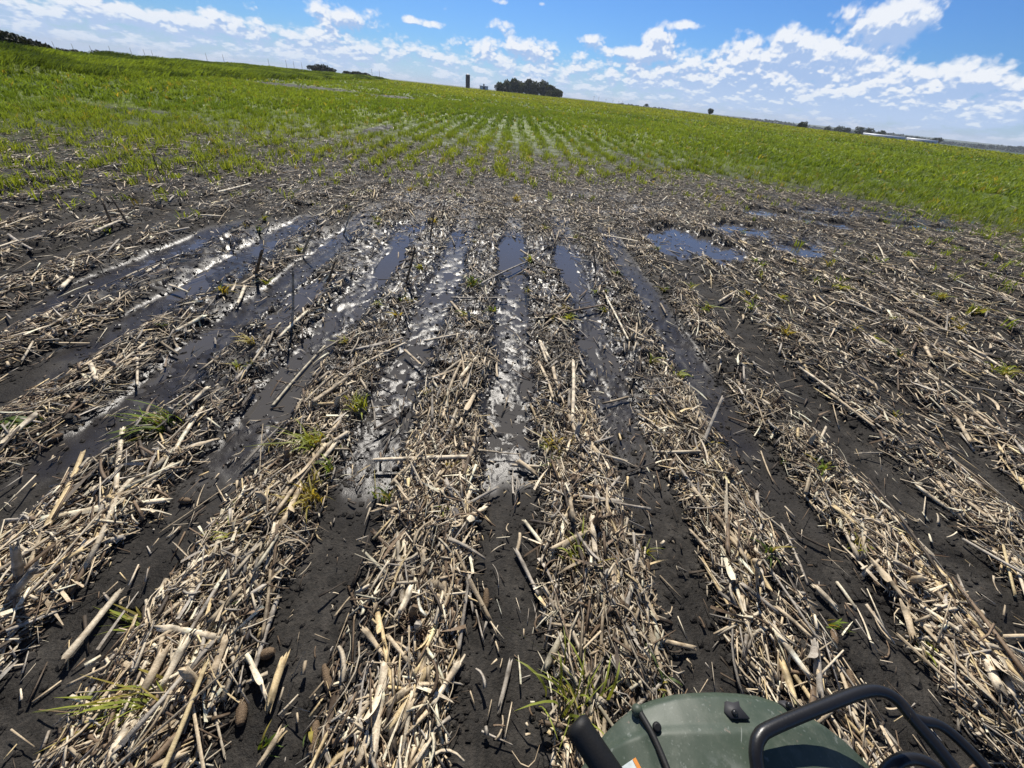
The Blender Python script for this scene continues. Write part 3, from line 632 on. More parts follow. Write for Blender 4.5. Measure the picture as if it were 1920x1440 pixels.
def build_cobs():
    rg = np.random.default_rng(99); mat = mat_leaf('cob', 0.0, .8)
    for (px, py, L, r, ang, lab) in COBS:
        L *= .9; r *= .85
        p = at(px, py, .03); z = float(ground(p[0], p[1])) + r * .45 + .008; n, s = max(12, int(L / .0022)), 56; V = []; C = []
        pale = 'pale' in lab; rows = 14
        for i in range(n):
            u = i / (n - 1); prof = r * (math.sin(math.pi * (.06 + .88 * u)) ** .38) * (1.05 - .25 * u)
            for j in range(s):
                th = 2 * math.pi * j / s; kn = math.cos(14 * th) * math.cos(u * L / .0062 * 2 * math.pi); k = (0 if pale else .16 * max(kn, -.35)) + .02 * rg.normal()
                rr = prof * (1 + k); V.append((rr * math.cos(th), (u - .5) * L, rr * math.sin(th) + (.032 * 4 * u * (1 - u) if pale else 0)))
                base = np.array((.55, .46, .33)) if pale else np.array((.31, .215, .13)) * (.38 + .5 * max(0, kn)) * rg.uniform(.6, 1.3)
                C.append(base * rg.uniform(.7, 1.25))
        k = np.arange(n - 1)[:, None] * s; m = np.arange(s); m2 = (m + 1) % s
        fs = [np.stack([k + m2, k + m, k + s + m, k + s + m2], -1).reshape(-1, 4), np.arange(s)[None], ((n - 1) * s + np.arange(s))[::-1][None]]
        o = link('corn_cob', mesh_arrays('corn_cob', np.array(V), fs, np.clip(C, 0, .8), True), mat, loc=(p[0], p[1], z)); o.rotation_euler = (rg.normal() * .15, rg.uniform(0, 6), -ang)
        tag(o, lab, 'corn cob', 'corn cobs lying in the field')
build_cobs()
def build_stone():
    rg = np.random.default_rng(4)
    for (px, py, s, lab) in ((1889, 1337, .017, 'small smooth white stone beside the wide pale stalks'), (835, 1388, .009, 'tiny grey pebble on the mud beside the bottom stalks')):
        p = at(px, py, .02); V = []; n, k = 10, 16
        for i in range(n):
            a = math.pi * (i + .5) / n
            for j in range(k): b = 2 * math.pi * j / k; q = 1 + .10 * math.sin(2 * b + 1) + .05 * math.cos(3 * a + b); V.append((s * 1.4 * q * math.sin(a) * math.cos(b), s * q * math.sin(a) * math.sin(b), s * .75 * q * math.cos(a)))
        kk = np.arange(n - 1)[:, None] * k; m = np.arange(k); m2 = (m + 1) % k
        fs = [np.stack([kk + m, kk + k + m, kk + k + m2, kk + m2], -1).reshape(-1, 4), np.arange(k)[None], ((n - 1) * k + np.arange(k))[::-1][None]]
        tag(link('field_stone', mesh_arrays('field_stone', np.array(V), fs, None, True), mat_plain('pale_stone', (.55, .53, .5), .7, .4, .2, 60), loc=(p[0], p[1], float(ground(p[0], p[1])) + s * .6)), lab, 'stone')
build_stone()

# ------------------------------------------------------------------ green plants
def blades(P, Hh, W, lean, cols, seg=2, seed=0, droop=.5):
    """n blades of grass at P; lean (n,2) is the sideways throw of the tip"""
    rg = np.random.default_rng(seed); n = len(P); phi = rg.uniform(0, 6.28, n); sx = np.cos(phi); sy = np.sin(phi)
    T = np.linspace(0, 1, seg + 1); V = np.zeros((n, 2 * seg + 1, 3)); C = np.zeros((n, 2 * seg + 1, 3))
    for i, t in enumerate(T):
        cx = P[:, 0] + lean[:, 0] * t ** 1.8; cy = P[:, 1] + lean[:, 1] * t ** 1.8; cz = P[:, 2] + Hh * (t - droop * .5 * t ** 3)
        w = W * (1 - .55 * t) * (.7 if i == 0 else 1)
        if i < seg:
            V[:, 2 * i] = np.stack([cx - sx * w, cy - sy * w, cz], 1); V[:, 2 * i + 1] = np.stack([cx + sx * w, cy + sy * w, cz], 1)
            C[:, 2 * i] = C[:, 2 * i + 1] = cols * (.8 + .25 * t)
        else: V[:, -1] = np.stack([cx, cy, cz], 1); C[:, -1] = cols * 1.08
    b = (np.arange(n) * (2 * seg + 1))[:, None]
    q = [b + np.array([2 * i, 2 * i + 1, 2 * i + 3, 2 * i + 2]) for i in range(seg - 1)]
    fs = [np.concatenate(q)] if q else []
    fs.append(b + np.array([2 * seg - 2, 2 * seg - 1, 2 * seg]))
    return V.reshape(-1, 3), fs, C.reshape(-1, 3)
GREENS = np.array([(.150, .235, .038), (.225, .315, .048), (.31, .355, .065), (.115, .17, .044), (.38, .32, .075)])
def crop_cols(x, y, rg):
    n = len(x); k = fbm(x / 9, y / 16, 201, 3); w = np.clip((k - .3) / .4, 0, 1)
    r = np.hypot(x, y); az = np.arctan2(x, y)
    yel = np.clip(sst(60, 130, r) * sst(-.4, -.1, az) + .5 * sst(24, 12, r), 0, 1)
    c = GREENS[0] * (1 - w[:, None]) + GREENS[1] * w[:, None]
    left = (sst(-.15, -.5, az) * sst(14, 30, r))[:, None]
    c = c * (1 - yel[:, None] * .7) + GREENS[2] * yel[:, None] * .7
    c = c * (1 - .18 * left) + GREENS[3] * .18 * left
    p = rg.uniform(0, 1, n) < .03
    c[p] = GREENS[4]
    return c * rg.uniform(.7, 1.25, (n, 1))
def build_crop():
    rg = np.random.default_rng(31); parts = []
    for (r0, r1, dens, nb, hh, ww) in ((4.5, 25, 44, 8, .25, .0095), (25, 60, 21, 6, .28, .024), (60, 130, 3.6, 4, .32, .060), (130, 275, .8, 4, .36, .16)):
        area = math.radians(124) / 2 * (r1 ** 2 - r0 ** 2); n = int(area * dens)
        a = np.radians(rg.uniform(-62, 62, n)); r = np.sqrt(rg.uniform(r0 ** 2, r1 ** 2, n)); x = r * np.sin(a); y = r * np.cos(a)
        d = crop_density(x, y); t = furrow_t(x, y)
        if r1 < 70: d = d * (1 - (.76 * sst(13, 6, np.abs(x - 1)) * sst(60, 26, r) + .18) * .84 * sst(.26, .13, t))
        q = .6 if r1 < 70 else 1.6; cl = fbm(x / q, y / q, 231, 2); d = d * (.25 + .75 * sst(.34, .58, cl))
        k = (rg.uniform(0, 1, n) < d) & (bank(x, y) < .5) & (r < np.interp(a, AZS, CREST_R) * 1.12); x, y, r, d = x[k], y[k], r[k], d[k]; n = len(x)
        z = ground(x, y); c = crop_cols(x, y, rg); hp = hh * rg.uniform(.6, 1.3, n) * (.6 + .5 * d)
        idx = np.repeat(np.arange(n), nb); m = len(idx); sp = .03 + ww
        P = np.stack([x[idx] + rg.normal(size=m) * sp, y[idx] + rg.normal(size=m) * sp, z[idx] - .01], 1)
        hb = hp[idx] * rg.uniform(.6, 1.1, m); lean = rg.normal(size=(m, 2)) * .42 * hb[:, None] + np.array([.32, -.05]) * hb[:, None] * sst(0, -12, x[idx])[:, None]
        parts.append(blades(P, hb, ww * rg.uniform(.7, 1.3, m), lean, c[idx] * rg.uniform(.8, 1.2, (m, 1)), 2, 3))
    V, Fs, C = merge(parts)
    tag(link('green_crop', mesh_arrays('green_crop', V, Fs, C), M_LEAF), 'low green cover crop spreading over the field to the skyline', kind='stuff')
    # tall wind-blown grass on the bank at the left
    n = 80000; x = rg.uniform(-95, -20, n); y = 8 + 200 * rg.uniform(0, 1, n) ** 1.6; az = np.arctan2(x, y)
    r = np.hypot(x, y); k = (rg.uniform(0, 1, n) < bank(x, y)) & (az > -1.1) & (r < np.interp(az, AZS, CREST_R) * 1.15); x, y, r = x[k], y[k], r[k]; n = len(x)
    idx = np.repeat(np.arange(n), 5); m = len(idx); sc = (r / 40)[idx]
    P = np.stack([x[idx] + rg.normal(size=m) * .25, y[idx] + rg.normal(size=m) * .25, ground(x, y)[idx]], 1)
    hb = rg.uniform(.5, 1.0, m) * (1 + .35 * (fbm(P[:, 0] / 3, P[:, 1] / 3, 211, 3) - .4)); lean = np.stack([hb * rg.uniform(.5, 1.3, m), rg.normal(size=m) * .25], 1)
    w = np.clip((fbm(P[:, 0] / 5, P[:, 1] / 5, 221, 3) - .35) / .3, 0, 1)[:, None]
    c = np.array((.050, .085, .024)) * (1 - w) + np.array((.17, .25, .045)) * w; c = c * rg.uniform(.7, 1.3, (m, 1))
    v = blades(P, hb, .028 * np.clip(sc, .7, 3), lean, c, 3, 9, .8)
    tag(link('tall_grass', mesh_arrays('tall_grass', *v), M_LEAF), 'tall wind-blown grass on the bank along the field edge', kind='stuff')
build_crop()
# single weeds: photo foot, height m, blades, lean (m), tone, label
WEEDS = [(310,795,.17,42,(-.17,.0),1,'big green grass tuft blown left over the flooded left furrow'),(672,760,.13,40,(-.03,0),2,'bushy yellow green grass tuft above a dark hole'),(590,835,.15,44,(-.06,0),2,'wide yellow green tuft, upper of two left of the silver furrow'),(580,935,.15,34,(-.03,0),4,'yellowing grass tuft, lower of two beside the left mud strip'),
 (300,1318,.13,30,(-.17,.0),2,'limp grass tuft lying left over straw at lower left'),(262,1165,.06,12,(-.09,.02),2,'small bright yellow green sprout at the edge of left mud strip'),(885,535,.16,30,(0,0),3,'dark green upright tuft in the middle of the flooded field'),(1072,1330,.20,26,(-.03,.02),2,'tall yellow green grass clump beside the bare black tube'),
 (1600,1025,.09,24,(.03,0),2,'short bright tuft on the right hand straw rows'),(1040,840,.12,16,(-.02,0),4,'thin yellow weed right of the shining furrow'),(1075,1050,.16,16,(-.01,.03),2,'thin tall green blades among straw right of the middle furrow'),(715,930,.13,12,(-.03,0),3,'sparse dark tuft at the left edge of the silver furrow'),
 (440,1010,.10,14,(-.06,0),2,'little bent tuft left of the long fallen stalk'),(60,800,.12,20,(-.13,0),3,'grass tuft blown left at the flooded left edge'),(1465,560,.12,22,(0,0),2,'pale tuft on the right side beyond the puddles'),(1760,560,.15,28,(.04,0),2,'tuft at the right between bleached straw rows'),
 (1700,480,.16,28,(.04,0),1,'green tuft at right near the distant puddles'),(1790,470,.15,26,(.04,0),1,'upper right green tuft next to the crop edge'),(1820,590,.16,30,(.05,0),2,'loose tuft at the far right straw'),(1570,545,.12,20,(.03,0),2,'low tuft between two right hand furrows'),
 (960,330,.2,26,(0,0),1,'upright green plant at the head of the middle furrow'),(905,320,.2,26,(0,0),1,'green plant left of the middle furrow head'),(968,375,.18,22,(0,0),4,'lone yellowing plant standing in the middle row'),(770,360,.16,22,(0,0),4,'straggly yellow plant on the mud left of the middle'),
 (1270,700,.10,16,(.02,0),2,'small tuft on the second right row'),(1230,800,.08,12,(0,0),4,'yellow sprig above the second right furrow'),(490,1400,.05,9,(.02,.02),0,'tiny deep green weed by the bottom stalk'),(595,1365,.09,5,(.02,-.05),3,'pair of broad green blades on straw at the bottom'),
 (1210,1030,.07,8,(.03,0),2,'slim sprig on the right mud strip'),(1730,1210,.08,8,(.03,0),2,'slim sprout beside the pale curled cob'),(1560,1170,.07,7,(.03,.02),1,'small sprig beside the speckled cob'),(1235,1290,.10,8,(0,.02),3,'short broad blades just above the green hood'),(850,880,.08,12,(0,0),4,'yellow wisp on the row left of the shining furrow'),(940,1320,.03,6,(0,0),0,'tiny seedling in the middle mud strip'),
 (1640,640,.11,16,(.03,0),2,'faint tuft amid the bleached right rows'),(1880,700,.16,26,(.05,0),2,'yellow green tuft at the right edge')]
def build_weeds():
    rg = np.random.default_rng(61)
    for i, (px, py, h, nb, ln, tone, lab) in enumerate(WEEDS):
        p = at(px, py, .02); z = float(ground(p[0], p[1])); r = math.hypot(p[0], p[1]); n = int(nb * 1.3); h = h * 1.25; ln = (ln[0] * 1.2, ln[1] * 1.2)
        P = np.concatenate([rg.normal(size=(n, 2)) * h * .16, np.full((n, 1), -.01)], 1)
        hb = h * rg.uniform(.45, 1.15, n) * (.75 if abs(ln[0]) > .08 else 1); lean = rg.normal(size=(n, 2)) * h * .38 + np.array(ln) * rg.uniform(.4, 1.3, (n, 1))
        base = GREENS[tone][None] * rg.uniform(.75, 1.35, (n, 1)); d = rg.uniform(0, 1, n) < .22; base[d] = GREENS[4] * rg.uniform(.7, 1.2)
        wd = .0062 if r < 2.5 else .012
        wd *= .8
        if 'broad' in lab: wd = .008
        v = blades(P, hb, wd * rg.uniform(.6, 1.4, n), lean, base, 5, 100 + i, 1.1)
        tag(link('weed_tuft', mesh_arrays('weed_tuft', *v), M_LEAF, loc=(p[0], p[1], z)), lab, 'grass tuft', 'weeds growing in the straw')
build_weeds()
def build_sprigs():                      # small single sprigs, fewer blades than the tufts
    rg = np.random.default_rng(68); spots = []
    while len(spots) < 84:
        x, y = rg.uniform(-3.5, 5.5), rg.uniform(.5, 6.5)
        if furrow_t(x, y) > .16 and pool(np.array(x), np.array(y)) < .1 and abs(math.atan2(x, y)) < .95 and not (abs(x - .45) < .45 and y < .7): spots.append((x, y))
    spots.sort(key=lambda p: p[0] ** 2 + p[1] ** 2); seen = {}
    for i, (x, y) in enumerate(spots):
        n = int(rg.integers(5, 15)); r = math.hypot(x, y); h = rg.uniform(.05, .11) * (1 + .12 * r); P = np.concatenate([rg.normal(size=(n, 2)) * .012, np.full((n, 1), -.01)], 1); ln = rg.uniform(-.5, .3) * h
        tone = int(rg.choice([1, 2, 2, 3, 4])); base = GREENS[tone] * rg.uniform(.7, 1.3, (n, 1)); d = rg.uniform(0, 1, n) < .3; base[d] = GREENS[4] * .9
        v = blades(P, h * rg.uniform(.4, 1.1, n), (.0045 if r < 2.5 else .008) * rg.uniform(.6, 1.6, n), rg.normal(size=(n, 2)) * h * .45 + np.array([ln, 0]), base, 4, 500 + i, 1.0)
        row = row_words(x); q = seen.get(row, 0); seen[row] = q + 1
        tag(link('weed_sprig', mesh_arrays('weed_sprig', *v), M_LEAF, loc=(x, y, float(ground(x, y)) + .012)), f'{ORD[q]} small green sprig on {row}', 'sprig', 'small sprigs in the straw rows')
build_sprigs()

# ------------------------------------------------------------------ far away: trees, farm, posts
def crown_mesh(blobs, leaf, n, cols, seed):
    rg = np.random.default_rng(seed); B = np.array(blobs, float); vol = (B[:, 3] * B[:, 4] * B[:, 5]) ** .67; k = rg.choice(len(B), n, p=vol / vol.sum())
    u = rg.normal(size=(n, 3)); u /= np.linalg.norm(u, axis=1, keepdims=True); rr = rg.uniform(.45, 1.05, n) ** .5
    lump = .86 + .28 * vn(u[:, 0] * 3 + k * 5, u[:, 2] * 3 + u[:, 1] * 2, 7)
    P = B[k, :3] + u * B[k, 3:6] * (rr * lump)[:, None]
    a = rg.normal(size=(n, 3)); a /= np.linalg.norm(a, axis=1, keepdims=True); b = np.cross(a, rg.normal(size=(n, 3))); b /= np.linalg.norm(b, axis=1, keepdims=True)
    s = leaf * rg.uniform(.5, 1.3, (n, 1)); V = np.stack([P - a * s, P + b * s * .6, P + a * s, P - b * s * .6], 1).reshape(-1, 3)
    c = np.array(cols)[rg.choice(len(cols), len(B))][k] * rg.uniform(.6, 1.4, (n, 1))
    return mesh_arrays('crown', V, [np.arange(4 * n).reshape(-1, 4)], np.repeat(np.clip(c, 0, 1), 4, 0))
DARKG = [(.045, .065, .020), (.060, .082, .026), (.035, .050, .020), (.075, .095, .028)]
def tree(name, x, y, h, w, lab, cat='tree', group=None, seed=0, cols=DARKG, trunk=.22, n=900, z=None, lean=0.0, leaf=None):
    rg = np.random.default_rng(seed); z = float(ground(x, y)) if z is None else z
    e = empty(name, (x, y, z)); tag(e, lab, cat, group)
    nb = 10; blobs = []
    for i in range(nb):
        a = rg.uniform(0, 6.28); q = rg.uniform(0, .30) * w; u = rg.uniform(0, 1); zz = h * (trunk + (1 - trunk) * (.22 + .55 * u)); s = w * rg.uniform(.13, .30) * (1.15 - .35 * u)
        blobs.append((q * math.cos(a) + lean * zz, q * math.sin(a), zz, s, s, s * rg.uniform(.75, 1.05) * min(1.4, h / w * 1.1)))
    blobs.append((lean * h * .5, 0, h * (trunk + (1 - trunk) * .45), w * .42, w * .42, h * (1 - trunk) * .42))
    link('crown', crown_mesh(blobs, leaf or w * .06, n, cols, seed + 1), M_CROWN, e)
    parts = []
    p = spline([(0, 0, -.3), (lean * h * .2, 0, h * .25), (lean * h * .6, .02 * w, h * .7)], 8); v, fs = tube_path(p, np.linspace(w * .045, w * .012, 8), 7); parts.append((v, fs, v * 0))
    for i in range(5):
        t = rg.integers(2, 7); a = rg.uniform(0, 6.28); q = p[t] + np.array([math.cos(a) * w * .3, math.sin(a) * w * .3, h * .18]); v, fs = tube_path(spline([p[t], (p[t] + q) / 2 + np.array([0, 0, h * .03]), q], 6), np.linspace(w * .018, w * .006, 6), 5); parts.append((v, fs, v * 0))
    V, Fs, C = merge(parts); link('trunk', mesh_arrays('trunk', V, Fs, None, True), M_BARK, e)
    return e
def height_for(px_h, dist, py=160):      # metres covered by px_h photo pixels near the skyline
    return px_h / 1135.0 * dist
def build_far():
    # grove by the farm
    words = ['leftmost tall dark tree of the grove right of the white shed', 'second dark tree from the left in the farm grove', 'third tree of the farm grove with a rounded top', 'tallest rounded tree left of the gap in the grove', 'broad tree right of the gap in the grove',
             'broad dark tree in the middle of the farm grove', 'third tree from the right end of the farm grove', 'second tree from the right end of the grove, lower', 'last tall tree at the right end of the grove']
    gx = [937, 950, 963, 976, 990, 1003, 1016, 1029, 1042]; gh = [17, 23, 29, 24, 33, 29, 32, 25, 17]
    for i, (px, hp) in enumerate(zip(gx, gh)):
        d = 560 + (i * 37) % 40; x, y = far(px, d)
        tree('tree', x, y, height_for(hp + 2, d), 15 + (i * 7) % 5, words[i], 'tree', 'trees of the farm grove', 300 + i, trunk=-.06, n=1500)
    for i, (px, hp, w, lab) in enumerate(((1040, 14, 10, 'round lighter bush in front of the right end of the grove'), (1030, 11, 8, 'low bush left of the round one before the grove'), (1050, 13, 7, 'small bush at the very right foot of the grove'))):
        x, y = far(px, 520); tree('bush', x, y, height_for(hp + 3, 520), w, lab, 'bush', 'bushes before the farm grove', 330 + i, [(.07, .09, .022), (.05, .07, .02)], .02, 900)
    # left skyline clumps
    for i, (px, hp, w, d, lab) in enumerate(((8, 26, 5.5, 88, 'tallest dark windswept tree at the left end of the skyline'), (32, 21, 6, 90, 'rounded dark tree second from the left end of the skyline'), (55, 16, 6, 92, 'low sloping dark tree at the right of the left skyline clump'))):
        x, y = far(px, d); tree('tree', x, y, height_for(hp, d) * 1.0, w, lab, 'tree', 'dark trees at the left skyline', 340 + i, [(.018, .024, .014), (.024, .030, .016)], .02, 1500, lean=.12, leaf=.22)
    for i, (px, hp, w, lab) in enumerate(((83, 9, .8, 'small pointed bare shrub just right of the dark left trees'), (112, 8, 2.4, 'first low brown shrub on the left skyline'), (132, 7, 2.2, 'second low brown shrub on the left skyline'), (150, 6, 1.6, 'third low brown shrub on the left skyline'), (180, 9, 2.6, 'spiky brown shrub with twigs on the left skyline'), (200, 8, 2.4, 'last spiky shrub before the bare skyline'))):
        d = 84 + i * 2; x, y = far(px, d); tree('shrub', x, y, height_for(hp, d) * 1.2, w * .8, lab, 'shrub', 'scrub on the left skyline', 350 + i, [(.05, .05, .035), (.04, .045, .03)], .02, 260, leaf=.10, lean=.1)
    for i, (px, hp, d, w, lab) in enumerate(((588, 13, 420, 10, 'leftmost dark tree of the left skyline pair of clumps'), (603, 17, 420, 12, 'tallest dark tree in the left of two skyline clumps'), (619, 12, 420, 10, 'low right tree of the left skyline clump'), (652, 8, 430, 9, 'left low tree of the second skyline clump'), (668, 10, 430, 10, 'middle low tree of the second skyline clump'), (686, 9, 430, 9, 'right low tree of the second skyline clump'))):
        x, y = far(px, d); z = H + d * math.tan(azel(px, 143 + .105 * (px - 690))[1]) - .5
        tree('tree', x, y, height_for(hp, d) * .85, w, lab, 'tree', 'dark clumps on the skyline', 360 + i, [(.022, .032, .015), (.028, .038, .018)], .02, 700, z=z)
    # right side
    x, y = far(1332, 480); tree('tree', x, y, height_for(13, 480), 6.5, 'lone small tree on the skyline right of the centre', 'tree', None, 380, trunk=.1, n=900, z=H - 4.5 + 2.6, lean=.06)
    x, y = far(1506, 430); tree('tree', x, y, height_for(16, 430), 8, 'dense round tree at the field edge left of the distant farmstead', 'tree', None, 381, trunk=.05, n=1200, z=H - 480 * math.tan(math.radians(.62)), lean=.1)
    x, y = far(1212, 900); tree('tree', x, y, height_for(6, 900), 9, 'tiny dark tree at the start of the right skyline', 'tree', None, 382, trunk=.05, n=500, z=H - 1.5)
    for i, (px, hp, w, lab) in enumerate(((1555, 9, 14, 'first low tree of the distant farmstead'), (1575, 11, 16, 'brown green tree of the distant farmstead, left of its centre'), (1590, 10, 16, 'middle tree of the distant farmstead'), (1615, 13, 18, 'bushy tree just left of the long white barns'), (1633, 15, 16, 'tallest tree beside the left white barn'), (1655, 12, 15, 'windswept tree behind the left white barn'), (1760, 9, 16, 'low tree at the right end of the white barns'), (1725, 6, 12, 'small bush before the right white barn'))):
        d = 900; x, y = far(px, d); tree('tree', x, y, height_for(hp + 2, d), w, lab, 'tree', 'trees of the distant farmstead', 390 + i, trunk=.04, n=500, z=H - d * math.tan(math.radians(.60)))
    # distant tree line along the right horizon
    rg = np.random.default_rng(17); blobs = []
    for px in np.arange(1160, 2050, 2.2):
        d = rg.uniform(2300, 3000); x, y = far(px, d); zz = float(ground(x, y)); s = rg.uniform(9, 22); hh = rg.uniform(3, 8) * (1.0 + .4 * math.sin(px / 37.0))
        blobs.append((x, y, zz + hh * .5, s, s, hh))
    tag(link('treeline', crown_mesh(blobs, 5.5, 15000, [(.050, .070, .055), (.060, .080, .060)], 5), M_CROWN), 'far dark line of woods along the right horizon', kind='stuff')
    # silo
    x, y = far(877, 690); z = float(ground(x, y)) - 1; e = empty('silo', (x, y, z)); tag(e, 'tall dark brown silo standing alone on the skyline', 'silo')
    conc = mat_plain('silo_brick', (.06, .042, .034), .85, .2, .3, .8); Rs = 3.0; Hs = height_for(24, 690) + 1; n = 32
    v, fs = tube_path([(0, 0, h) for h in np.linspace(0, Hs, 12)], Rs, n); link('wall', mesh_arrays('wall', v, fs, None, True), conc, e)
    pr = [(0, 0, Hs + .05), (0, 0, Hs + .6), (0, 0, Hs + 1.2), (0, 0, Hs + 1.55)]; v, fs = tube_path(pr, [3.05, 2.7, 1.7, .5], n); link('roof', mesh_arrays('roof', v, fs, None, True), mat_plain('silo_roof', (.30, .30, .31), .5, .5), e)
    for h in np.linspace(2, Hs - 1, 8):
        th = np.linspace(0, 2 * math.pi, 33); v, fs = tube_path([(3.05 * math.cos(t), 3.05 * math.sin(t), h) for t in th], .07, 5, False); link('hoop', mesh_arrays('hoop', v, fs), conc, e)
    # white shed with a dark vent
    x, y = far(907, 680); z = H - .9; e = empty('shed', (x, y, z - 3)); e.rotation_euler = (0, 0, .15); tag(e, 'small white farm shed with a dark cupola left of the grove', 'shed')
    wall = mat_plain('white_board', (.62, .63, .64), .6, .3, .08, 1.0); dark = mat_plain('dark_vent', (.05, .05, .06), .7, .3)
    link('wall', mesh_arrays('wall', *box_arrays(-5.6, 5.6, -4, 4, 0, 6.2)), wall, e)
    V = np.array([(-5.9, -4.4, 6.203), (5.9, -4.4, 6.203), (5.9, 4.4, 6.203), (-5.9, 4.4, 6.203), (-5.9, 0, 7.0), (5.9, 0, 7.0)]); link('roof', mesh_arrays('roof', V, [np.array([[0, 1, 5, 4], [2, 3, 4, 5], [3, 2, 1, 0]]), np.array([[0, 4, 3], [1, 2, 5]])]), mat_plain('grey_roof', (.33, .36, .40), .5, .4), e)
    v, fs = tube_path([(0, 0, 6.7), (0, 0, 8.2), (0, 0, 9.0), (0, 0, 9.2)], [.95, .95, .8, .2], 14); link('cupola', mesh_arrays('cupola', v, fs), dark, e)
    link('door', mesh_arrays('door', *box_arrays(-1.5, 1.5, -4.08, -4.003, 2.9, 5.6)), dark, e)
    # long white barns
    for (px0, px1, d, lab) in ((1624, 1702, 860, 'long white barn, left and longer of two on the right horizon'), (1706, 1764, 880, 'right one of two long white barns on the horizon')):
        x0, y0 = far(px0, d); x1, y1 = far(px1, d); L = math.hypot(x1 - x0, y1 - y0); a = math.atan2(y1 - y0, x1 - x0); zz = H - d * math.tan(math.radians(.53)) - 1.5
        e = empty('barn', ((x0 + x1) / 2, (y0 + y1) / 2, zz)); e.rotation_euler = (0, 0, a); tag(e, lab, 'barn', 'long white barns')
        link('wall', mesh_arrays('wall', *box_arrays(-L / 2, L / 2, -7, 7, 0, 2.6)), wall, e)
        V = np.array([(-L / 2 - .5, -7.6, 2.603), (L / 2 + .5, -7.6, 2.603), (L / 2 + .5, 7.6, 2.603), (-L / 2 - .5, 7.6, 2.603), (-L / 2 - .5, 0, 4.6), (L / 2 + .5, 0, 4.6)])
        link('roof', mesh_arrays('roof', V, [np.array([[0, 1, 5, 4], [2, 3, 4, 5], [3, 2, 1, 0]]), np.array([[0, 4, 3], [1, 2, 5]])]), mat_plain('barn_roof', (.70, .72, .74), .45, .4, .06, .5), e)
        for q in np.linspace(-L / 2 + 4, L / 2 - 4, 6): link('door', mesh_arrays('door', *box_arrays(q - 1.2, q + 1.2, -7.09, -7.003, 0, 2.2)), dark, e)
    # fence posts along the bank and poles on the horizon
    wood = mat_plain('post_wood', (.10, .085, .07), .9, .2)
    for i, px in enumerate((66, 98, 134, 168, 205, 245, 270, 285, 388, 420, 505, 538, 552, 567, 698, 712)):
        d = float(np.interp(azel(px, 172 + .105 * (px - 965))[0], AZS, CREST_R)) * .99; x, y = far(px, d); z = float(ground(x, y)); h = height_for(15, d) + .35
        v, fs = tube_path([(0, 0, -.2), (.01, 0, h * .5), (.03, 0, h)], [.016 * d / 60, .015 * d / 60, .012 * d / 60], 6)
        tag(link('fence_post', mesh_arrays('fence_post', v, fs), wood, loc=(x, y, z)), f'thin fence post on the grassy bank, {NUM[i]} from the left end', 'fence post', 'fence posts on the bank')
    for i, px in enumerate((1113, 1122, 1136, 1149, 1160, 1167)):
        x, y = far(px, 1500); z = float(ground(x, y)); e = empty('utility_pole', (x, y, z)); tag(e, f'faint utility pole on the horizon right of the grove, {NUM[i]} from the grove', 'utility pole', 'utility poles on the horizon')
        v, fs = tube_path([(0, 0, -1), (0, 0, 14)], [.3, .22], 8); link('pole', mesh_arrays('pole', v, fs), wood, e); link('crossarm', mesh_arrays('crossarm', *box_arrays(-1.6, 1.6, -.12, .12, 12.6, 13.0)), wood, e)
build_far()

# ------------------------------------------------------------------ the quad bike the photographer sits on
def mat_hood():
    m, T, b = new_mat('green_plastic'); p = pos(T)
    n1 = T.noise(p, 9, 5, .6); n2 = T.noise(T.vmath('MULTIPLY', p, (90, 10, 10)), 1, 3); n3 = T.noise(p, 22, 5, .7); n4 = T.noise(p, 160, 3)
    col = T.mix(n1, (.030, .047, .032), (.054, .074, .050)); col = T.mix(T.ramp(n3, .50, .72, 0, .35), col, (.105, .125, .095))
    dust = T.ramp(n4, .60, .74, 0, .35); col = T.mix(dust, col, (.17, .19, .16)); col = T.mix(T.ramp(n2, .70, .76, 0, .5), col, (.20, .23, .20))
    d1 = T.vmath('LENGTH', T.vmath('MULTIPLY', T.vmath('SUBTRACT', p, (.405, .075, .88)), (1, 1, 0))); sc = T.math('MULTIPLY', T.ramp(d1, .075, .02, 0, 1), T.ramp(T.noise(p, 30, 5, .65), .46, .56, 0, 1)); col = T.mix(T.math('MULTIPLY', sc, .7), col, (.30, .32, .31))
    sp = T.ramp(T.noise(T.vmath('MULTIPLY', p, (1, .8, 1)), 75, 3, .6), .64, .70, 0, .45); col = T.mix(sp, col, (.20, .22, .20))
    for ang, scl, thr in ((.5, 60, .735), (-.9, 45, .74), (1.9, 70, .745)):
        rt = T.add('ShaderNodeVectorRotate', rotation_type='Z_AXIS'); T.put(rt.inputs['Vector'], p); rt.inputs['Angle'].default_value = ang
        scr = T.ramp(T.noise(T.vmath('MULTIPLY', rt.outputs[0], (scl * 3, scl * .12, 4)), 1, 2), thr, thr + .03, 0, .6); col = T.mix(scr, col, (.26, .28, .25))
    mud = T.math('MULTIPLY', T.ramp(T.noise(p, 95, 4, .7), .62, .68, 0, .8), T.ramp(T.noise(p, 14, 2), .48, .62)); col = T.mix(mud, col, (.16, .13, .10))
    dst = T.ramp(T.noise(p, 11, 6, .72), .42, .70, 0, .24); col = T.mix(dst, col, (.15, .155, .125))
    T.put(b.inputs['Base Color'], col); T.put(b.inputs['Roughness'], T.math('ADD', .40, T.math('MULTIPLY', n3, .25))); b.inputs['Specular IOR Level'].default_value = .45
    bump(T, b, T.noise(p, 220, 3), .06, .002); return m
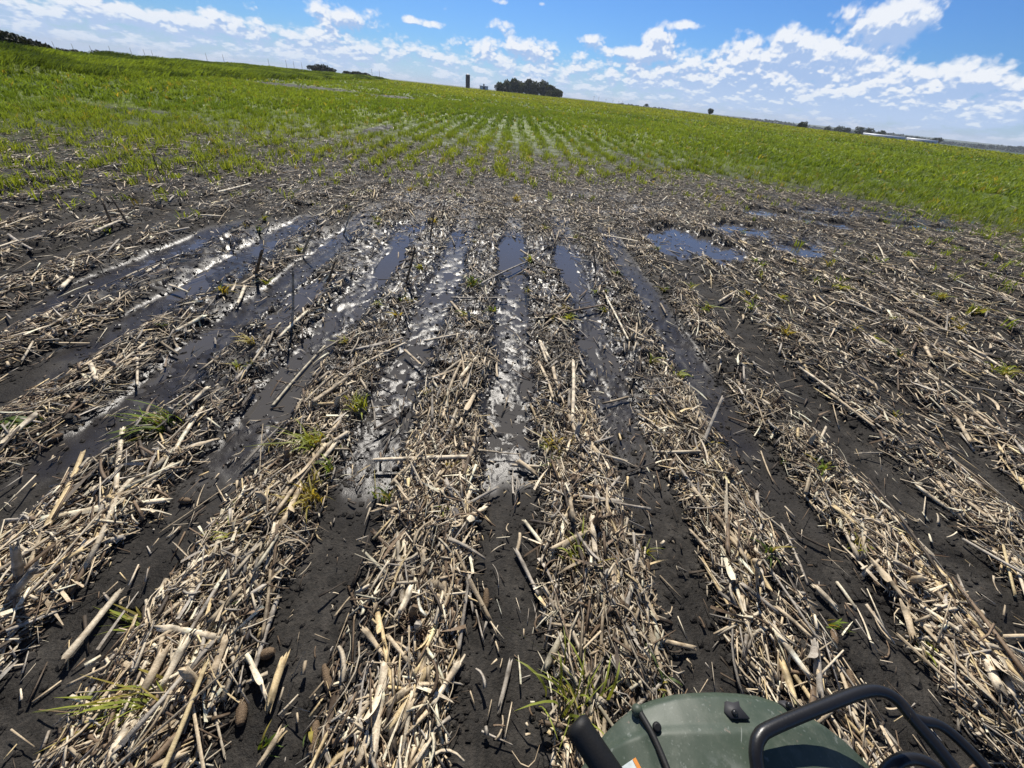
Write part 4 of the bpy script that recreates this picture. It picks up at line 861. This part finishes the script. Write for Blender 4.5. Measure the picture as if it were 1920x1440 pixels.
HB = np.array([at(*q) for q in ((1040,1530,.75),(1060,1480,.77),(1090,1440,.785),(1112,1405,.80),(1130,1380,.81),(1160,1350,.825),(1190,1325,.835),(1225,1312,.842),(1260,1303,.847),(1300,1299,.85),(1340,1298,.85),(1380,1300,.848),(1420,1305,.843),(1455,1316,.836),(1490,1330,.825),(1520,1348,.812),(1550,1370,.797),(1575,1393,.785),(1600,1420,.772),(1625,1455,.755),(1650,1500,.735))])
HB = HB[np.argsort(HB[:, 0])]
def hood_front(x): return np.interp(x, HB[:, 0], HB[:, 1])
def hood_z(x, y):
    f = hood_front(x) - y; zb = np.interp(x, HB[:, 0], HB[:, 2]); fc = .052 * np.clip(1 - ((x - .43) / .24) ** 2, .25, 1)
    z = zb + .016 * np.clip(f / fc, 0, 1) ** .8 + .006 * sst(fc * .9, fc * 1.25, f) + .05 * np.clip(f - fc * 1.25, 0, 1)
    return z + .006 * sst(.288, .296, x + (.206 - y) * -.2) * sst(0, .01, f)
def build_quad():
    hood = mat_hood(); black = mat_plain('black_tube', (.012, .012, .013), .34, .5, .3, 40, .08); rub = mat_plain('black_rubber', (.010, .010, .010), .6, .35, .3, 60, .1)
    q = empty('quad_bike', (.45, -.35, 0)); tag(q, 'green quad bike with black tube rack, only its scuffed front hood showing', 'quad bike')
    O = np.array([.45, -.35, 0])
    def part(name, v, fs, mat, smooth=True, parent=None): 
        o = link(name, mesh_arrays(name, np.asarray(v) - O, fs, None, smooth), mat, q); 
        if parent is not None: o.parent = parent; 
        return o
    # hood: skin, rolled front lip, skirt
    us = np.linspace(-1, 1, 91); fr = np.concatenate([np.linspace(0, .09, 34), np.linspace(.1, .62, 22)]); V = []
    X = (HB[0, 0] + HB[-1, 0]) / 2 + (HB[-1, 0] - HB[0, 0]) / 2 * us * .999
    for i, x in enumerate(X):
        yf = float(hood_front(np.array(x))); zf = float(np.interp(x, HB[:, 0], HB[:, 2]))
        V.append((x, yf - .03, zf - .24)); V.append((x, yf - .008, zf - .09)); V.append((x, yf - .001, zf - .012))
        for f in fr: V.append((x, yf - f, float(hood_z(np.array(x), np.array(yf - f)))))
    k = len(fr) + 3; n = len(X); i = np.arange(n - 1)[:, None] * k; j = np.arange(k - 1)
    part('hood', V, [np.stack([i + j, i + k + j, i + k + j + 1, i + j + 1], -1).reshape(-1, 4)], hood)
    # black tube stands in for the shade along the rib's step; green knob
    P = [at(px, py, zz) for px, py, zz in ((1197, 1331, .851), (1205, 1345, .857), (1222, 1375, .865), (1240, 1415, .870), (1262, 1470, .876))]
    v, fs = tube_path(spline(P, 24), np.interp(np.arange(24), [0, 1, 4, 23], [.004, .007, .0055, .0055]), 10); part('rib_shade', v, fs, rub)
    # bolts and rubber pads
    def disc(px, py, z, r, h, name, mat, n=16):
        p = at(px, py, z); return part(name, *tube_path([p, p + (0, 0, h * .7), p + (0, -.0005, h)], [r, r, r * .6], n), mat)
    disc(1231, 1364, .868, .0072, .006, 'bolt', rub)
    for outl, (bx, by), z in ((((1359, 1315.5), (1371.6, 1318.6), (1383, 1315.5), (1384.5, 1327), (1402.8, 1350.6), (1366.9, 1350.6), (1356, 1335)), (1376, 1338), .866), (((1461, 1313), (1474, 1311.6), (1482.5, 1320), (1493, 1328), (1474, 1332.6), (1464.5, 1321)), (1478, 1323), .846)):
        P = np.array([at(px, py, z) for px, py in outl]); P[:, 2] = hood_z(P[:, 0], P[:, 1]) + .002; c = P.mean(0); m = len(P); Q = c + (P - c) * .94; Q[:, 2] = P[:, 2].mean() * .5 + P[:, 2] * .5 + .007
        s = np.arange(m); s2 = (s + 1) % m; pad = part('rubber_pad', np.vstack([P, Q]), [np.stack([s2, s, s + m, s2 + m], 1), (s + m)[::-1][None]], mat_plain('pad_rubber', (.035, .034, .036), .6, .4, .2, 60), False)
        c = at(bx, by, z + .008); v, fs = tube_path([c, c + (0, 0, .006), c + (0, 0, .008)], [.005, .005, .0025], 12); o = link('bolt', mesh_arrays('bolt', v - O, fs, None, True), black, pad)
    kn = at(1196, 1330, .856); part('rib_knob', *tube_path([kn + (0, 0, dz) for dz in (-.014, -.008, -.003, .002, .0045, .0055)], [.007, .0095, .0095, .0075, .0045, .001], 20), hood)
    # warning sticker with orange end, no readable words in the photo
    c0, c1, c2 = at(1172, 1440, .858), at(1190, 1421, .860), at(1203, 1440, .860)
    st = mat_plain('white_sticker', (.50, .55, .55), .5, .4, .4, 120); org = mat_plain('orange_sticker', (.60, .22, .03), .5, .4, .35, 150)
    def patch(a, b, name, mat, dz):
        m = []
        for (fx, fy) in ((a[0], a[1]), (b[0], a[1]), (b[0], b[1]), (a[0], b[1])): m.append(fx)
        return m
    def quad_sheet(cs, name, mat, lift):
        A, B, C, D = [np.array(c) for c in cs]; V = []
        for s in np.linspace(0, 1, 6):
            for t in np.linspace(0, 1, 6): p = A * (1 - s) * (1 - t) + B * s * (1 - t) + C * s * t + D * (1 - s) * t; V.append((p[0], p[1], float(hood_z(np.array(p[0]), np.array(p[1]))) + lift))
        i = np.arange(5)[:, None] * 6; j = np.arange(5); return part(name, V, [np.stack([i + j, i + 6 + j, i + 7 + j, i + 1 + j], -1).reshape(-1, 4)], mat)
    A, B, C, D = at(1166, 1437, .856), at(1193, 1419, .858), at(1208, 1450, .858), at(1180, 1470, .856)
    quad_sheet((A, B, C, D), 'warning_sticker', st, .0015); E = A + (B - A) * .80; G = D + (C - D) * .80; quad_sheet((E, B, C, G), 'orange_band', org, .0025)
    # rack tubes
    def rack(pts, r, name='rack_tube', mat=black, n=60, sides=16):
        P = spline([at(px, py, z) for px, py, z in pts], n); return part(name, *tube_path(P, r, sides), mat)
    rack(((1430, 1520, .885), (1421, 1450, .895), (1417, 1410, .905), (1424, 1382, .91), (1450, 1363, .912), (1560, 1318, .912), (1615, 1298, .912), (1650, 1296, .912), (1682, 1312, .91), (1712, 1348, .907), (1758, 1402, .90), (1795, 1450, .89), (1840, 1510, .88)), .0102)
    rack(((1700, 1340, .908), (1730, 1352, .908), (1755, 1357, .908), (1785, 1376, .905), (1830, 1420, .90), (1870, 1470, .89)), .0088)
    rack(((1650, 1500, .80), (1658, 1455, .82), (1680, 1430, .83), (1712, 1422, .83), (1750, 1436, .83), (1790, 1480, .82)), .0100)
    # black bare tube at the left with a rounded cap
    a = at(1081, 1358, .90); b = at(1150, 1462, .90); d = (b - a) / np.linalg.norm(b - a); P = [a - d * .004, a - d * .002, a, a + d * .01, a + d * .012, a + d * .3]
    part('side_tube', *tube_path(P, [.013, .0175, .0205, .0215, .0205, .0205], 24), rub)
    e = P[-1]; part('tube_mount', *tube_path(spline([e - d * .05, e - d * .03 + (0.03, 0, -.02), (e[0] + .10, e[1] + .02, .80)], 10), .011, 10), black)
    part('chassis', *tube_path([(.45, .10, .52), (.45, .08, .52), (.45, .0, .50), (.45, -.3, .48), (.45, -.75, .46), (.45, -.78, .46)], [.03, .13, .17, .19, .19, .05], 20), black)
    part('axle', *tube_path([(-.06, -.18, .27), (.2, -.18, .33), (.7, -.18, .33), (.95, -.18, .27)], .022, 12), black)
    # front wheels and fenders, mostly hidden below the hood
    for sx in (-.06, .95):
        th = np.linspace(0, 2 * math.pi, 40); w = empty('wheel', np.array((sx, -.18, .27)) - O); w.parent = q
        prof = [(-.10, .14), (-.115, .20), (-.09, .255), (-.04, .268), (.04, .268), (.09, .255), (.115, .20), (.10, .14)]
        V = [(px, pr * math.cos(t) * (1 + (.03 if (int(k / 2) % 2 and pr > .25) else 0)), pr * math.sin(t) * (1 + (.03 if (int(k / 2) % 2 and pr > .25) else 0))) for k, t in enumerate(th[:-1]) for px, pr in prof]
        m = len(prof); i = np.arange(39)[:, None] * m; j = np.arange(m - 1); i2 = (np.arange(39)[:, None] + 1) % 39 * m
        link('tyre', mesh_arrays('tyre', np.array(V), [np.stack([i + j, i + j + 1, i2 + j + 1, i2 + j], -1).reshape(-1, 4)], None, True), rub, w)
        v, fs = tube_path([(-.09, 0, 0), (-.03, 0, 0), (.03, 0, 0), (.09, 0, 0)], [.145, .10, .10, .145], 24); link('rim', mesh_arrays('rim', v, fs), black, w)
build_quad()

# ------------------------------------------------------------------ a little air between here and the horizon
def build_haze():
    m = bpy.data.materials.new('haze'); m.use_nodes = True; T = NT(m.node_tree); T.n.remove(T.n['Principled BSDF'])
    v = T.add('ShaderNodeVolumePrincipled'); v.inputs['Color'].default_value = (.80, .88, 1.0, 1); v.inputs['Density'].default_value = .0001; v.inputs['Anisotropy'].default_value = .1
    T.l.new(v.outputs[0], T.n['Material Output'].inputs['Volume'])
    V, fs = box_arrays(-9300, 9300, -9300, 9300, -190, 42)
    tag(link('haze', mesh_arrays('haze', V, fs), m), 'thin blue haze over the far plain', kind='stuff')
build_haze()
